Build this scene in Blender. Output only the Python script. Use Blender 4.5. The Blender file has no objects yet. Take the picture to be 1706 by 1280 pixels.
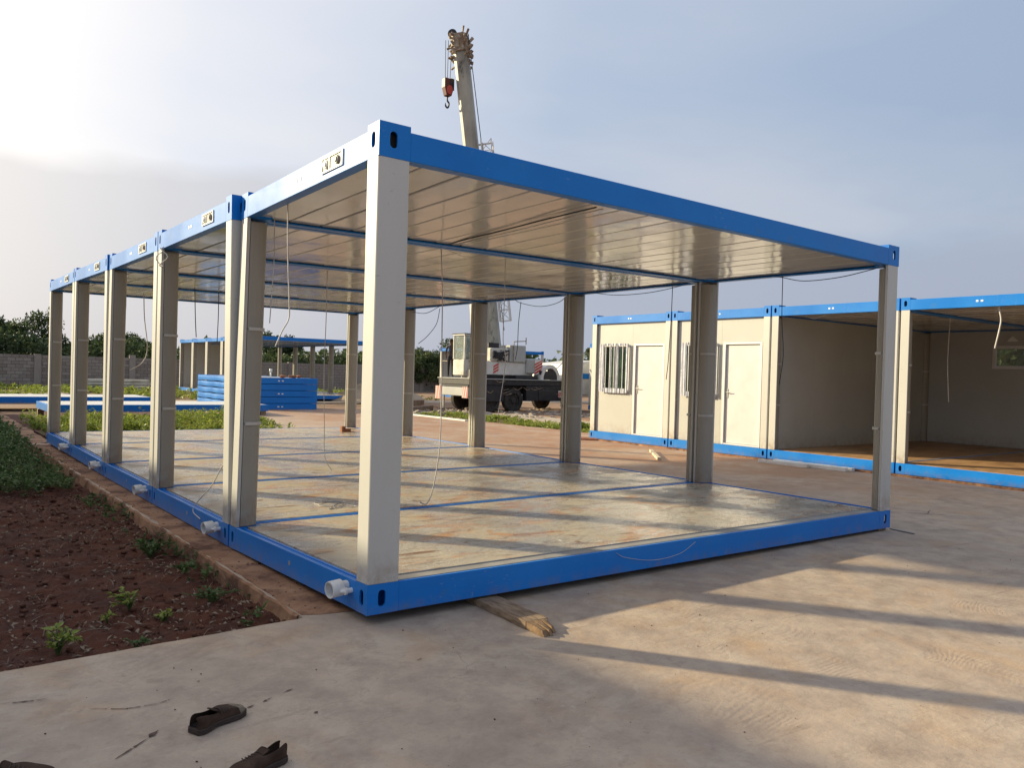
import bpy, bmesh, math, random
import numpy as np
from mathutils import Vector, Matrix, noise

random.seed(11); np.random.seed(11)
scene = bpy.context.scene
COL = scene.collection
R = math.radians

# ------------------------------------------------------------------ camera
cam_data = bpy.data.cameras.new("camera")
cam_data.sensor_width = 36.0
cam_data.lens = 1351.83 / 1706 * 36
cam_data.clip_start = 0.05
cam_data.clip_end = 3000
cam = bpy.data.objects.new("camera", cam_data)
COL.objects.link(cam)
_r = Vector((0.79367249, -0.60767919, 0.02845998))
_u = Vector((-0.01493714, 0.02730223, 0.99951562))
_f = Vector((0.60816186, 0.79371316, -0.01259204))
m = Matrix((_r, _u, -_f)).transposed().to_4x4()
m.translation = Vector((-2.2537, -4.2877, 1.4867))
cam.matrix_world = m
scene.camera = cam

# ------------------------------------------------------------------ light
SUN_EL = R(18.5)
to_sun = Vector((-0.573 * math.cos(SUN_EL), 0.8195 * math.cos(SUN_EL), math.sin(SUN_EL))).normalized()
sd = bpy.data.lights.new("sun", 'SUN')
sd.energy = 4.6
sd.angle = R(1.4)
sd.color = (1.0, 0.85, 0.54)
sun = bpy.data.objects.new("sun", sd)
COL.objects.link(sun)
sun.rotation_euler = (-to_sun).to_track_quat('-Z', 'Y').to_euler()

world = bpy.data.worlds.new("World")
scene.world = world
world.use_nodes = True
wn, wl = world.node_tree.nodes, world.node_tree.links
wn.clear()
def N(t, **k):
    n = wn.new(t)
    for a, b in k.items(): setattr(n, a, b)
    return n
wout = N('ShaderNodeOutputWorld'); bgd = N('ShaderNodeBackground')
bgd.inputs['Strength'].default_value = 0.1
sky = N('ShaderNodeTexSky'); sky.sky_type = 'NISHITA'; sky.sun_disc = False
sky.sun_elevation = SUN_EL
sky.sun_rotation = math.atan2(to_sun.x, to_sun.y)
sky.air_density = 1.3; sky.dust_density = 3.0; sky.ozone_density = 1.5
tc = N('ShaderNodeTexCoord')
nrm = N('ShaderNodeVectorMath', operation='NORMALIZE'); wl.new(tc.outputs['Generated'], nrm.inputs[0])
sep = N('ShaderNodeSeparateXYZ'); wl.new(nrm.outputs[0], sep.inputs[0])
def wmath(op, a, b=None, clamp=False):
    n = N('ShaderNodeMath', operation=op); n.use_clamp = clamp
    for i, v in enumerate((a, b)):
        if v is None: continue
        if isinstance(v, (int, float)): n.inputs[i].default_value = v
        else: wl.new(v, n.inputs[i])
    return n.outputs[0]
def wmix(fac, a, b):
    n = N('ShaderNodeMix', data_type='RGBA')
    if isinstance(fac, (int, float)): n.inputs[0].default_value = fac
    else: wl.new(fac, n.inputs[0])
    for i, v in ((6, a), (7, b)):
        if isinstance(v, tuple): n.inputs[i].default_value = (*v, 1)
        else: wl.new(v, n.inputs[i])
    return n.outputs[2]
def wramp(fac, stops):
    n = N('ShaderNodeValToRGB'); wl.new(fac, n.inputs[0])
    e = n.color_ramp.elements
    while len(e) < len(stops): e.new(0.5)
    for el, (p, c) in zip(e, stops):
        el.position = p; el.color = (c, c, c, 1) if isinstance(c, (int, float)) else (*c, 1)
    return n.outputs[0]
# cloud deck: direction projected on a high plane
zc = wmath('ADD', wmath('MAXIMUM', sep.outputs[2], 0.0), 0.12)
cx = wmath('DIVIDE', sep.outputs[0], zc); cy = wmath('DIVIDE', sep.outputs[1], zc)
comb = N('ShaderNodeCombineXYZ'); wl.new(cx, comb.inputs[0]); wl.new(cy, comb.inputs[1])
nz = N('ShaderNodeTexNoise'); nz.inputs['Scale'].default_value = 0.42; nz.inputs['Detail'].default_value = 7
nz.inputs['Roughness'].default_value = 0.48; nz.inputs['Distortion'].default_value = 0.25
wl.new(comb.outputs[0], nz.inputs['Vector'])
# angle to the sun -> hazy forward scattering around it
dt = N('ShaderNodeVectorMath', operation='DOT_PRODUCT'); wl.new(nrm.outputs[0], dt.inputs[0])
dt.inputs[1].default_value = to_sun
angle = N('ShaderNodeMapRange'); wl.new(dt.outputs['Value'], angle.inputs[0])
angle.inputs[1].default_value = -0.5; angle.inputs[2].default_value = 1.0
def scol(stops):
    c = wramp(angle.outputs[0], [(p, tuple(v / 10 for v in q)) for p, q in stops])
    n = N('ShaderNodeVectorMath', operation='SCALE'); wl.new(c, n.inputs[0]); n.inputs['Scale'].default_value = 11.9
    return n.outputs[0]
cloudfac = wramp(nz.outputs['Fac'], [(0.42, 0.0), (0.60, 1.0)])
haze_col = scol([(0.15, (1.75, 2.22, 3.05)), (0.55, (2.30, 2.80, 3.65)), (0.78, (4.0, 4.2, 4.75)), (0.90, (6.4, 6.1, 5.8)), (1.0, (9.0, 8.2, 7.2))])
cloud_col = scol([(0.15, (2.45, 2.75, 3.30)), (0.55, (3.15, 3.35, 3.85)), (0.78, (4.6, 4.6, 4.75)), (0.90, (6.6, 6.2, 5.8)), (1.0, (8.6, 7.8, 6.9))])
veil = wmix(cloudfac, haze_col, cloud_col)
# a greyer bank of haze low on the sky
nz2 = N('ShaderNodeTexNoise'); nz2.inputs['Scale'].default_value = 1.6; nz2.inputs['Detail'].default_value = 5
mp = N('ShaderNodeMapping'); mp.inputs['Scale'].default_value = (1, 1, 3.5); wl.new(nrm.outputs[0], mp.inputs[0]); wl.new(mp.outputs[0], nz2.inputs['Vector'])
edge = wmath('SUBTRACT', sep.outputs[2], wmath('MULTIPLY', wmath('SUBTRACT', nz2.outputs['Fac'], 0.5), 0.30))
low = wramp(edge, [(0.0, 0.95), (0.175, 0.88), (0.215, 0.0)])
bank_col = scol([(0.15, (2.0, 2.28, 2.90)), (0.55, (2.35, 2.55, 3.10)), (0.78, (3.6, 3.55, 3.7)), (1.0, (5.8, 5.4, 5.0))])
veil = wmix(low, veil, bank_col)
final = wmix(0.93, sky.outputs[0], veil)
wl.new(final, bgd.inputs['Color']); wl.new(bgd.outputs[0], wout.inputs['Surface'])

scene.view_settings.view_transform = 'Standard'
scene.view_settings.look = 'None'
scene.view_settings.gamma = 1.0
scene.view_settings.use_curve_mapping = False
scene.view_settings.exposure = 0.72
scene.render.engine = 'CYCLES'
scene.cycles.max_bounces = 8

# ------------------------------------------------------------------ materials
def mat(name, c1, c2=None, rough=0.6, scale=4.0, detail=6, fac=(0.35, 0.65), bump=0.0, bscale=60.0, metal=0.0,
        spec=0.5, stretch=None, c3=None, c3scale=1.0, c3fac=(0.5, 0.7), rough2=None, coat=0.0, bdist=0.004, translucent=0.0, scuff=None, dirtz=None, vary=0.0, sheen=0.0):
    mt = bpy.data.materials.new(name); mt.use_nodes = True
    nt = mt.node_tree; n = nt.nodes; l = nt.links
    b = n['Principled BSDF']
    b.inputs['Metallic'].default_value = metal
    b.inputs['Roughness'].default_value = rough
    b.inputs['Specular IOR Level'].default_value = spec
    b.inputs['Sheen Weight'].default_value = sheen; b.inputs['Sheen Roughness'].default_value = 0.45
    b.inputs['Coat Weight'].default_value = coat
    b.inputs['Coat Roughness'].default_value = 0.12
    b.inputs['Base Color'].default_value = (*c1, 1)
    t = n.new('ShaderNodeTexCoord'); vec = t.outputs['Object']
    if stretch:
        mpn = n.new('ShaderNodeMapping'); mpn.inputs['Scale'].default_value = stretch
        l.new(vec, mpn.inputs[0]); vec = mpn.outputs[0]
    def nzf(sc, det, lo, hi, rg=0.55):
        q = n.new('ShaderNodeTexNoise'); q.inputs['Scale'].default_value = sc; q.inputs['Detail'].default_value = det
        q.inputs['Roughness'].default_value = rg
        l.new(vec, q.inputs['Vector'])
        r = n.new('ShaderNodeMapRange'); r.inputs[1].default_value = lo; r.inputs[2].default_value = hi
        l.new(q.outputs['Fac'], r.inputs[0]); return r.outputs[0], q.outputs['Fac']
    col = None
    if c2:
        f, _ = nzf(scale, detail, *fac)
        mx = n.new('ShaderNodeMix'); mx.data_type = 'RGBA'; l.new(f, mx.inputs[0])
        mx.inputs[6].default_value = (*c1, 1); mx.inputs[7].default_value = (*c2, 1); col = mx.outputs[2]
        if rough2 is not None:
            rr = n.new('ShaderNodeMapRange'); l.new(f, rr.inputs[0]); rr.inputs[3].default_value = rough; rr.inputs[4].default_value = rough2
            l.new(rr.outputs[0], b.inputs['Roughness'])
    if c3:
        f, _ = nzf(c3scale, 8, *c3fac, rg=0.65)
        mx = n.new('ShaderNodeMix'); mx.data_type = 'RGBA'; l.new(f, mx.inputs[0])
        if col: l.new(col, mx.inputs[6])
        else: mx.inputs[6].default_value = (*c1, 1)
        mx.inputs[7].default_value = (*c3, 1); col = mx.outputs[2]
    def over(f, c_):
        nonlocal col
        mx = n.new('ShaderNodeMix'); mx.data_type = 'RGBA'; l.new(f, mx.inputs[0])
        if col: l.new(col, mx.inputs[6])
        else: mx.inputs[6].default_value = (*c1, 1)
        mx.inputs[7].default_value = (*c_, 1); col = mx.outputs[2]
    def mulv(a, k):
        q = n.new('ShaderNodeMath'); q.operation = 'MULTIPLY'; l.new(a, q.inputs[0])
        if isinstance(k, float): q.inputs[1].default_value = k
        else: l.new(k, q.inputs[1])
        return q.outputs[0]
    if scuff:      # scratches and rubbed spots
        raw = t.outputs['Object']
        def sn(scale3, sc, lo, hi):
            a = n.new('ShaderNodeMapping'); a.inputs['Scale'].default_value = scale3; l.new(raw, a.inputs[0])
            q = n.new('ShaderNodeTexNoise'); q.inputs['Scale'].default_value = sc; q.inputs['Detail'].default_value = 7; q.inputs['Roughness'].default_value = .65; l.new(a.outputs[0], q.inputs['Vector'])
            r = n.new('ShaderNodeMapRange'); r.inputs[1].default_value = lo; r.inputs[2].default_value = hi; l.new(q.outputs['Fac'], r.inputs[0]); return r.outputs[0]
        area = sn((1, 1, 1), 1.7, .48, .62)
        over(mulv(mulv(sn((1, 1, 5), 16, .60, .68), area), .75), scuff)
        over(mulv(mulv(sn((1, 1, .25), 30, .62, .70), area), .6), scuff)
        over(mulv(sn((1, 1, 1), 70, .69, .75), .55), scuff)
    if dirtz:      # mud splashed low down
        z0, z1, amt = dirtz
        sp = n.new('ShaderNodeSeparateXYZ'); l.new(t.outputs['Object'], sp.inputs[0])
        r = n.new('ShaderNodeMapRange'); l.new(sp.outputs[2], r.inputs[0]); r.inputs[1].default_value = z0; r.inputs[2].default_value = z1; r.inputs[3].default_value = 1.0; r.inputs[4].default_value = 0.0
        q = n.new('ShaderNodeTexNoise'); q.inputs['Scale'].default_value = 9; q.inputs['Detail'].default_value = 7; q.inputs['Roughness'].default_value = .7; l.new(t.outputs['Object'], q.inputs['Vector'])
        r2 = n.new('ShaderNodeMapRange'); l.new(q.outputs['Fac'], r2.inputs[0]); r2.inputs[1].default_value = .40; r2.inputs[2].default_value = .62
        over(mulv(mulv(r.outputs[0], r2.outputs[0]), float(amt)), (0.26, 0.155, 0.09))
    if vary:       # piece to piece difference
        oi = n.new('ShaderNodeObjectInfo'); r = n.new('ShaderNodeMapRange'); l.new(oi.outputs['Random'], r.inputs[0]); r.inputs[3].default_value = 0.0; r.inputs[4].default_value = vary
        over(r.outputs[0], (0.20, 0.165, 0.14))
        sh = n.new('ShaderNodeCombineXYZ'); l.new(mulv(oi.outputs['Random'], 37.0), sh.inputs[0]); va_ = n.new('ShaderNodeVectorMath'); va_.operation = 'ADD'; l.new(vec, va_.inputs[0]); l.new(sh.outputs[0], va_.inputs[1]); vec = va_.outputs[0]
    if col: l.new(col, b.inputs['Base Color'])
    if bump:
        q = n.new('ShaderNodeTexNoise'); q.inputs['Scale'].default_value = bscale; q.inputs['Detail'].default_value = 5
        l.new(vec, q.inputs['Vector'])
        bp = n.new('ShaderNodeBump'); bp.inputs['Strength'].default_value = bump; bp.inputs['Distance'].default_value = bdist
        l.new(q.outputs['Fac'], bp.inputs['Height']); l.new(bp.outputs[0], b.inputs['Normal'])
    if translucent:
        tr = n.new('ShaderNodeBsdfTranslucent'); ms = n.new('ShaderNodeMixShader'); ms.inputs[0].default_value = translucent
        if col: l.new(col, tr.inputs[0])
        else: tr.inputs[0].default_value = (*c1, 1)
        l.new(b.outputs[0], ms.inputs[1]); l.new(tr.outputs[0], ms.inputs[2]); l.new(ms.outputs[0], n['Material Output'].inputs[0])
    return mt

M = {}
M['blue'] = mat('blue_paint', (0.0, 0.158, 0.56), (0.001, 0.188, 0.62), rough=0.34, rough2=0.46, scale=1.3, spec=0.30, sheen=0.05, bump=0.12, bscale=9, c3=(0.06, 0.17, 0.34), c3scale=6, c3fac=(0.60, 0.80), scuff=(0.30, 0.34, 0.38), dirtz=(-.01, .10, 0.45))
M['cream'] = mat('cream_paint', (0.53, 0.52, 0.49), (0.485, 0.475, 0.445), rough=0.42, scale=1.6, bump=0.10, bscale=9, c3=(0.36, 0.32, 0.26), c3scale=5, c3fac=(0.62, 0.84), stretch=(1, 1, 0.35), scuff=(0.24, 0.19, 0.15), dirtz=(.16, .42, 0.75))
M['trim'] = mat('corner_trim_sheet', (0.35, 0.33, 0.285), (0.30, 0.28, 0.24), rough=0.45, scale=2, bump=0.08, bscale=10, stretch=(1, 1, 0.3), scuff=(0.20, 0.16, 0.12), dirtz=(.16, .45, 0.8))
M['ceil'] = mat('glossy_ceiling_sheet', (0.66, 0.645, 0.63), (0.60, 0.585, 0.57), rough=0.06, rough2=0.18, scale=2.5, spec=0.75, vary=0.16, c3=(0.36, 0.33, 0.29), c3scale=3.5, c3fac=(0.60, 0.85), bump=0.32, bscale=3.2, coat=0.12, bdist=0.012)
M['seam'] = mat('dark_gap', (0.03, 0.028, 0.025), rough=0.9)
M['roof'] = mat('galvanised_roof', (0.42, 0.43, 0.44), (0.34, 0.35, 0.36), rough=0.5, metal=0.6, scale=3)
M['galv'] = mat('galvanised_edge', (0.36, 0.345, 0.33), (0.28, 0.265, 0.25), rough=0.55, metal=0.0, scale=6, bump=0.1, bscale=30)
M['pvc'] = mat('white_plastic_pipe', (0.74, 0.74, 0.73), (0.55, 0.5, 0.44), rough=0.35, scale=14, fac=(0.5, 0.8))
M['white'] = mat('white_plastic', (0.78, 0.78, 0.76), rough=0.4)
M['socket'] = mat('grey_socket', (0.22, 0.21, 0.19), (0.30, 0.29, 0.27), rough=0.5, scale=40)
M['cablew'] = mat('white_cable', (0.62, 0.60, 0.58), (0.45, 0.42, 0.40), rough=0.5, scale=8)
M['cabled'] = mat('dark_cable', (0.03, 0.03, 0.035), rough=0.5)
M['wall'] = mat('white_wall_panel', (0.46, 0.46, 0.435), (0.42, 0.42, 0.395), rough=0.42, scuff=(0.30, 0.26, 0.21), dirtz=(.17, .45, 0.5), scale=0.9, bump=0.06, bscale=7, c3=(0.27, 0.235, 0.19), c3scale=3, c3fac=(0.68, 0.9))
M['door'] = mat('white_door_film', (0.66, 0.64, 0.635), (0.60, 0.58, 0.575), rough=0.3, scale=3, bump=0.3, bscale=7, bdist=0.01)
M['alu'] = mat('white_aluminium', (0.70, 0.69, 0.68), rough=0.35, metal=0.2)
M['film'] = mat('clear_wrinkled_film', (0.62, 0.63, 0.68), (0.34, 0.36, 0.42), rough=0.3, scale=7, bump=0.5, bscale=12, bdist=0.02, stretch=(1, 4, 0.3))
M['glass'] = mat('dark_window_glass', (0.02, 0.035, 0.03), (0.04, 0.08, 0.05), rough=0.06, scale=5, spec=0.9)
M['steel'] = mat('dull_steel', (0.30, 0.30, 0.30), rough=0.4, metal=0.8)
M['plywood'] = mat('brown_floor_sheet', (0.46, 0.28, 0.14), (0.33, 0.185, 0.085), rough=0.5, scale=1.2, stretch=(1, 3, 1), bump=0.1, bscale=20, c3=(0.13, 0.07, 0.035), c3scale=1.6, c3fac=(0.5, 0.8))
M['wood'] = mat('weathered_timber', (0.17, 0.105, 0.062), (0.33, 0.24, 0.155), rough=0.8, scale=9, stretch=(6, 1, 6), bump=0.6, bscale=40, c3=(0.05, 0.03, 0.02), c3scale=7, c3fac=(0.56, 0.75))
M['woodp'] = mat('pale_timber', (0.62, 0.52, 0.40), (0.5, 0.4, 0.28), rough=0.75, scale=6, bump=0.3, bscale=40)
M['woodf'] = mat('fresh_split_timber', (0.34, 0.22, 0.12), (0.20, 0.12, 0.065), rough=0.85, scale=20, bump=0.8, bscale=60)
M['brick'] = mat('red_brick', (0.32, 0.13, 0.07), (0.22, 0.09, 0.05), rough=0.9, scale=20, bump=0.5)
M['block'] = mat('grey_concrete_block', (0.30, 0.26, 0.23), (0.36, 0.32, 0.29), vary=0.8, rough=0.95, scale=1.1, fac=(0.3, 0.7), bump=0.6, bscale=25, bdist=0.02)
M['mortar'] = mat('wall_mortar', (0.11, 0.095, 0.085), (0.17, 0.15, 0.135), rough=0.95, scale=5)
M['crust'] = mat('dirty_white_paint', (0.60, 0.58, 0.52), (0.36, 0.32, 0.26), rough=0.5, scale=2.2, fac=(0.4, 0.72), bump=0.2, bscale=10, c3=(0.16, 0.12, 0.08), c3scale=5, c3fac=(0.60, 0.78))
M['boom'] = mat('worn_boom_paint', (0.40, 0.38, 0.31), (0.24, 0.22, 0.18), rough=0.5, scale=1.3, bump=0.1, bscale=8, c3=(0.07, 0.06, 0.05), c3scale=1.6, c3fac=(0.58, 0.68), stretch=(1, 1, 0.5))
M['greasy'] = mat('rusty_greasy_steel', (0.20, 0.13, 0.08), (0.42, 0.36, 0.28), rough=0.6, scale=6, fac=(0.45, 0.65))
M['black'] = mat('black_chassis', (0.012, 0.012, 0.018), (0.03, 0.028, 0.03), rough=0.5, scale=4)
M['rubber'] = mat('tyre_rubber', (0.02, 0.02, 0.02), (0.06, 0.05, 0.045), rough=0.9, scale=6)
M['red'] = mat('red_paint', (0.55, 0.075, 0.05), rough=0.45)
M['redd'] = mat('dark_red_paint', (0.12, 0.02, 0.015), (0.08, 0.02, 0.02), rough=0.5, scale=5)
M['whitep'] = mat('white_paint', (0.70, 0.69, 0.66), (0.6, 0.58, 0.54), rough=0.4, scale=3)
M['greyp'] = mat('grey_paint', (0.42, 0.43, 0.42), (0.36, 0.36, 0.35), rough=0.45, scale=1)
M['skin'] = mat('brown_skin', (0.10, 0.05, 0.035), rough=0.55)
M['cloth'] = mat('dark_cloth', (0.035, 0.03, 0.04), (0.06, 0.045, 0.05), rough=0.9, scale=9)
M['trous'] = mat('black_trousers', (0.010, 0.010, 0.018), rough=0.9)
M['hair'] = mat('black_hair', (0.01, 0.008, 0.007), rough=0.8)
M['shoe'] = mat('old_brown_leather', (0.032, 0.017, 0.011), (0.065, 0.038, 0.025), rough=0.85, spec=0.25, scale=18, bump=0.8, bscale=45)
M['sole'] = mat('worn_shoe_sole', (0.030, 0.018, 0.014), (0.055, 0.036, 0.028), rough=0.8, scale=25, bump=0.5, bscale=60, stretch=(1, 1, 6))
M['toe'] = mat('dusty_grey_canvas', (0.22, 0.18, 0.125), (0.13, 0.10, 0.07), rough=0.9, scale=30, bump=0.4)
M['dark'] = mat('dark_lining', (0.012, 0.008, 0.007), rough=0.95)
M['sand'] = mat('pale_sand', (0.44, 0.35, 0.25), (0.34, 0.26, 0.18), rough=0.95, scale=1.5, bump=0.5, bscale=8, bdist=0.05)
M['rubble'] = mat('pale_rubble', (0.40, 0.34, 0.28), (0.24, 0.18, 0.14), rough=0.95, scale=4, bump=0.7, bscale=14, bdist=0.03)
M['log'] = mat('grey_timber', (0.26, 0.20, 0.15), (0.16, 0.11, 0.08), rough=0.9, scale=5, bump=0.4)
M['leafd'] = mat('dark_foliage', (0.030, 0.058, 0.020), (0.095, 0.130, 0.045), rough=0.6, scale=0.7, detail=3, translucent=0.25)
M['leafm'] = mat('tree_foliage', (0.045, 0.080, 0.025), (0.120, 0.150, 0.055), rough=0.6, scale=0.6, detail=3, translucent=0.25)
M['leafy'] = mat('bright_weed_leaf', (0.17, 0.24, 0.03), (0.33, 0.36, 0.07), rough=0.55, scale=3, detail=3, translucent=0.35)
M['leafg'] = mat('dark_weed_leaf', (0.035, 0.085, 0.020), (0.120, 0.190, 0.050), rough=0.55, scale=5, detail=3, translucent=0.3)
M['leafdry'] = mat('dry_leaf', (0.30, 0.24, 0.18), (0.13, 0.09, 0.06), rough=0.9, scale=30)
M['bark'] = mat('bark', (0.10, 0.075, 0.05), (0.06, 0.045, 0.03), rough=0.95, scale=6, bump=0.5)
M['soil'] = mat('dark_red_soil', (0.048, 0.0105, 0.0035), (0.088, 0.021, 0.007), rough=0.95, scale=5, bump=0.9, bscale=70, bdist=0.01, c3=(0.12, 0.07, 0.045), c3scale=22, c3fac=(0.60, 0.72))
M['clod'] = mat('soil_clod', (0.052, 0.014, 0.006), (0.12, 0.045, 0.025), rough=0.95, scale=9, bump=0.6, bscale=90)
M['earth'] = mat('dry_red_earth', (0.20, 0.105, 0.062), (0.30, 0.19, 0.12), rough=0.95, scale=0.5, bump=0.6, bscale=14, bdist=0.03, c3=(0.10, 0.085, 0.035), c3scale=0.8, c3fac=(0.52, 0.68))
M['edge'] = mat('muddy_footing', (0.36, 0.20, 0.115), (0.24, 0.115, 0.06), rough=0.9, scale=3, bump=0.9, bscale=16, bdist=0.02, c3=(0.10, 0.040, 0.022), c3scale=2.6, c3fac=(0.47, 0.62))
M['smear'] = mat('dark_dirt_smear', (0.055, 0.032, 0.024), (0.14, 0.09, 0.07), rough=0.95, scale=30)
M['dust'] = mat('pale_concrete', (0.46, 0.39, 0.31), (0.36, 0.28, 0.21), rough=0.9, scale=1.2, bump=0.4, bscale=20)

def concrete():
    mt = bpy.data.materials.new('trowelled_concrete'); mt.use_nodes = True
    nt = mt.node_tree; n = nt.nodes; l = nt.links; b = n['Principled BSDF']
    t = n.new('ShaderNodeTexCoord'); vec = t.outputs['Object']
    def nz(sc, det=6, rg=0.6, dist=0.0, v=None):
        q = n.new('ShaderNodeTexNoise'); q.inputs['Scale'].default_value = sc; q.inputs['Detail'].default_value = det
        q.inputs['Roughness'].default_value = rg; q.inputs['Distortion'].default_value = dist
        l.new(v or vec, q.inputs['Vector']); return q.outputs['Fac']
    def mr(s, a, b_, c=0.0, d=1.0):
        r = n.new('ShaderNodeMapRange'); l.new(s, r.inputs[0])
        for i, v in enumerate((a, b_, c, d)): r.inputs[i + 1].default_value = v
        return r.outputs[0]
    def mix(f, a, c, mode='MIX'):
        x = n.new('ShaderNodeMix'); x.data_type = 'RGBA'; x.blend_type = mode
        if isinstance(f, float): x.inputs[0].default_value = f
        else: l.new(f, x.inputs[0])
        for i, v in ((6, a), (7, c)):
            if isinstance(v, tuple): x.inputs[i].default_value = (*v, 1)
            else: l.new(v, x.inputs[i])
        return x.outputs[2]
    def mul(a, b_):
        x = n.new('ShaderNodeMath'); x.operation = 'MULTIPLY'
        for i, v in enumerate((a, b_)):
            if isinstance(v, float): x.inputs[i].default_value = v
            else: l.new(v, x.inputs[i])
        return x.outputs[0]
    ns_ = n.new('ShaderNodeTexNoise'); ns_.inputs['Scale'].default_value = 2.5; ns_.inputs['Detail'].default_value = 6; l.new(vec, ns_.inputs['Vector'])
    base = mix(mr(nz(0.8), 0.35, 0.65), (0.415, 0.325, 0.255), (0.50, 0.405, 0.315))
    base = mix(mr(nz(4.0, 8, 0.7), 0.42, 0.68), base, (0.33, 0.255, 0.205))
    base = mix(mul(mr(nz(1.5, 6, 0.6, 0.8), 0.52, 0.72), 0.65), base, (0.47, 0.31, 0.18))      # orange mud tint
    # red mud trodden in towards the far yard
    sp = n.new('ShaderNodeSeparateXYZ'); l.new(vec, sp.inputs[0])
    far = mr(sp.outputs[1], 0.0, 5.0); farx = mr(sp.outputs[0], 5.5, 8.5)
    mud = mul(mul(far, farx), mr(nz(0.9, 8, 0.7, 0.5), 0.30, 0.60))
    base = mix(mud, base, (0.34, 0.18, 0.10))
    streak = n.new('ShaderNodeMapping'); streak.inputs['Scale'].default_value = (0.5, 3.5, 1); streak.inputs['Rotation'].default_value = (0, 0, R(35)); l.new(vec, streak.inputs[0])
    base = mix(mul(mr(nz(2.2, 8, 0.7, 0.3, streak.outputs[0]), 0.60, 0.74), 0.6), base, (0.17, 0.115, 0.085))
    base = mix(mul(mr(nz(55, 3, 0.6), 0.66, 0.76), 0.45), base, (0.12, 0.09, 0.07))
    base = mix(mul(mr(nz(13, 8, 0.75, 0.6), 0.55, 0.66), 0.40), base, (0.25, 0.185, 0.14))
    base = mix(mul(mr(nz(7, 8, 0.75, 1.2), 0.58, 0.70), 0.35), base, (0.60, 0.52, 0.43))
    base = mix(mul(mr(nz(0.6, 8, 0.7, 1.5), 0.55, 0.62), 0.30), base, (0.24, 0.18, 0.145))
    vo = n.new('ShaderNodeTexVoronoi'); vo.feature = 'DISTANCE_TO_EDGE'; vo.inputs['Scale'].default_value = 0.55
    wv = n.new('ShaderNodeVectorMath'); wv.operation = 'MULTIPLY_ADD'; l.new(ns_.outputs['Color'], wv.inputs[0]); wv.inputs[1].default_value = (.35, .35, 0); l.new(vec, wv.inputs[2]); l.new(wv.outputs[0], vo.inputs['Vector'])
    crack = mul(mr(vo.outputs['Distance'], 0.0, 0.0018, 1.0, 0.0), mr(nz(0.55), 0.54, 0.60))
    base = mix(mul(crack, 0.35), base, (0.10, 0.075, 0.06))
    base = mix(mul(mr(nz(150, 2, 0.5), 0.64, 0.72), 0.30), base, (0.15, 0.11, 0.085))
    l.new(base, b.inputs['Base Color'])
    l.new(mr(nz(3.0), 0.3, 0.7, 0.62, 0.90), b.inputs['Roughness'])
    b.inputs['Specular IOR Level'].default_value = 0.35
    # trowel arcs
    w = n.new('ShaderNodeTexWave'); w.wave_type = 'RINGS'; w.inputs['Scale'].default_value = 9; w.inputs['Distortion'].default_value = 7
    w.inputs['Detail'].default_value = 3; w.inputs['Detail Scale'].default_value = 0.6
    ms = n.new('ShaderNodeTexNoise'); ms.inputs['Scale'].default_value = 0.9; l.new(vec, ms.inputs['Vector'])
    va = n.new('ShaderNodeVectorMath'); va.operation = 'ADD'; l.new(vec, va.inputs[0]); l.new(ms.outputs['Color'], va.inputs[1]); l.new(va.outputs[0], w.inputs['Vector'])
    arc = mul(w.outputs['Fac'], mr(nz(1.3), 0.50, 0.64))
    b1 = n.new('ShaderNodeBump'); b1.inputs['Strength'].default_value = 0.30; b1.inputs['Distance'].default_value = 0.0025; l.new(arc, b1.inputs['Height'])
    b2 = n.new('ShaderNodeBump'); b2.inputs['Strength'].default_value = 0.55; b2.inputs['Distance'].default_value = 0.005; l.new(nz(38, 6, 0.65), b2.inputs['Height']); l.new(b1.outputs[0], b2.inputs['Normal'])
    b3 = n.new('ShaderNodeBump'); b3.inputs['Strength'].default_value = 0.5; b3.inputs['Distance'].default_value = 0.03; l.new(nz(2.2, 3), b3.inputs['Height']); l.new(b2.outputs[0], b3.inputs['Normal'])
    l.new(b3.outputs[0], b.inputs['Normal'])
    return mt
M['conc'] = concrete()

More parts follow.
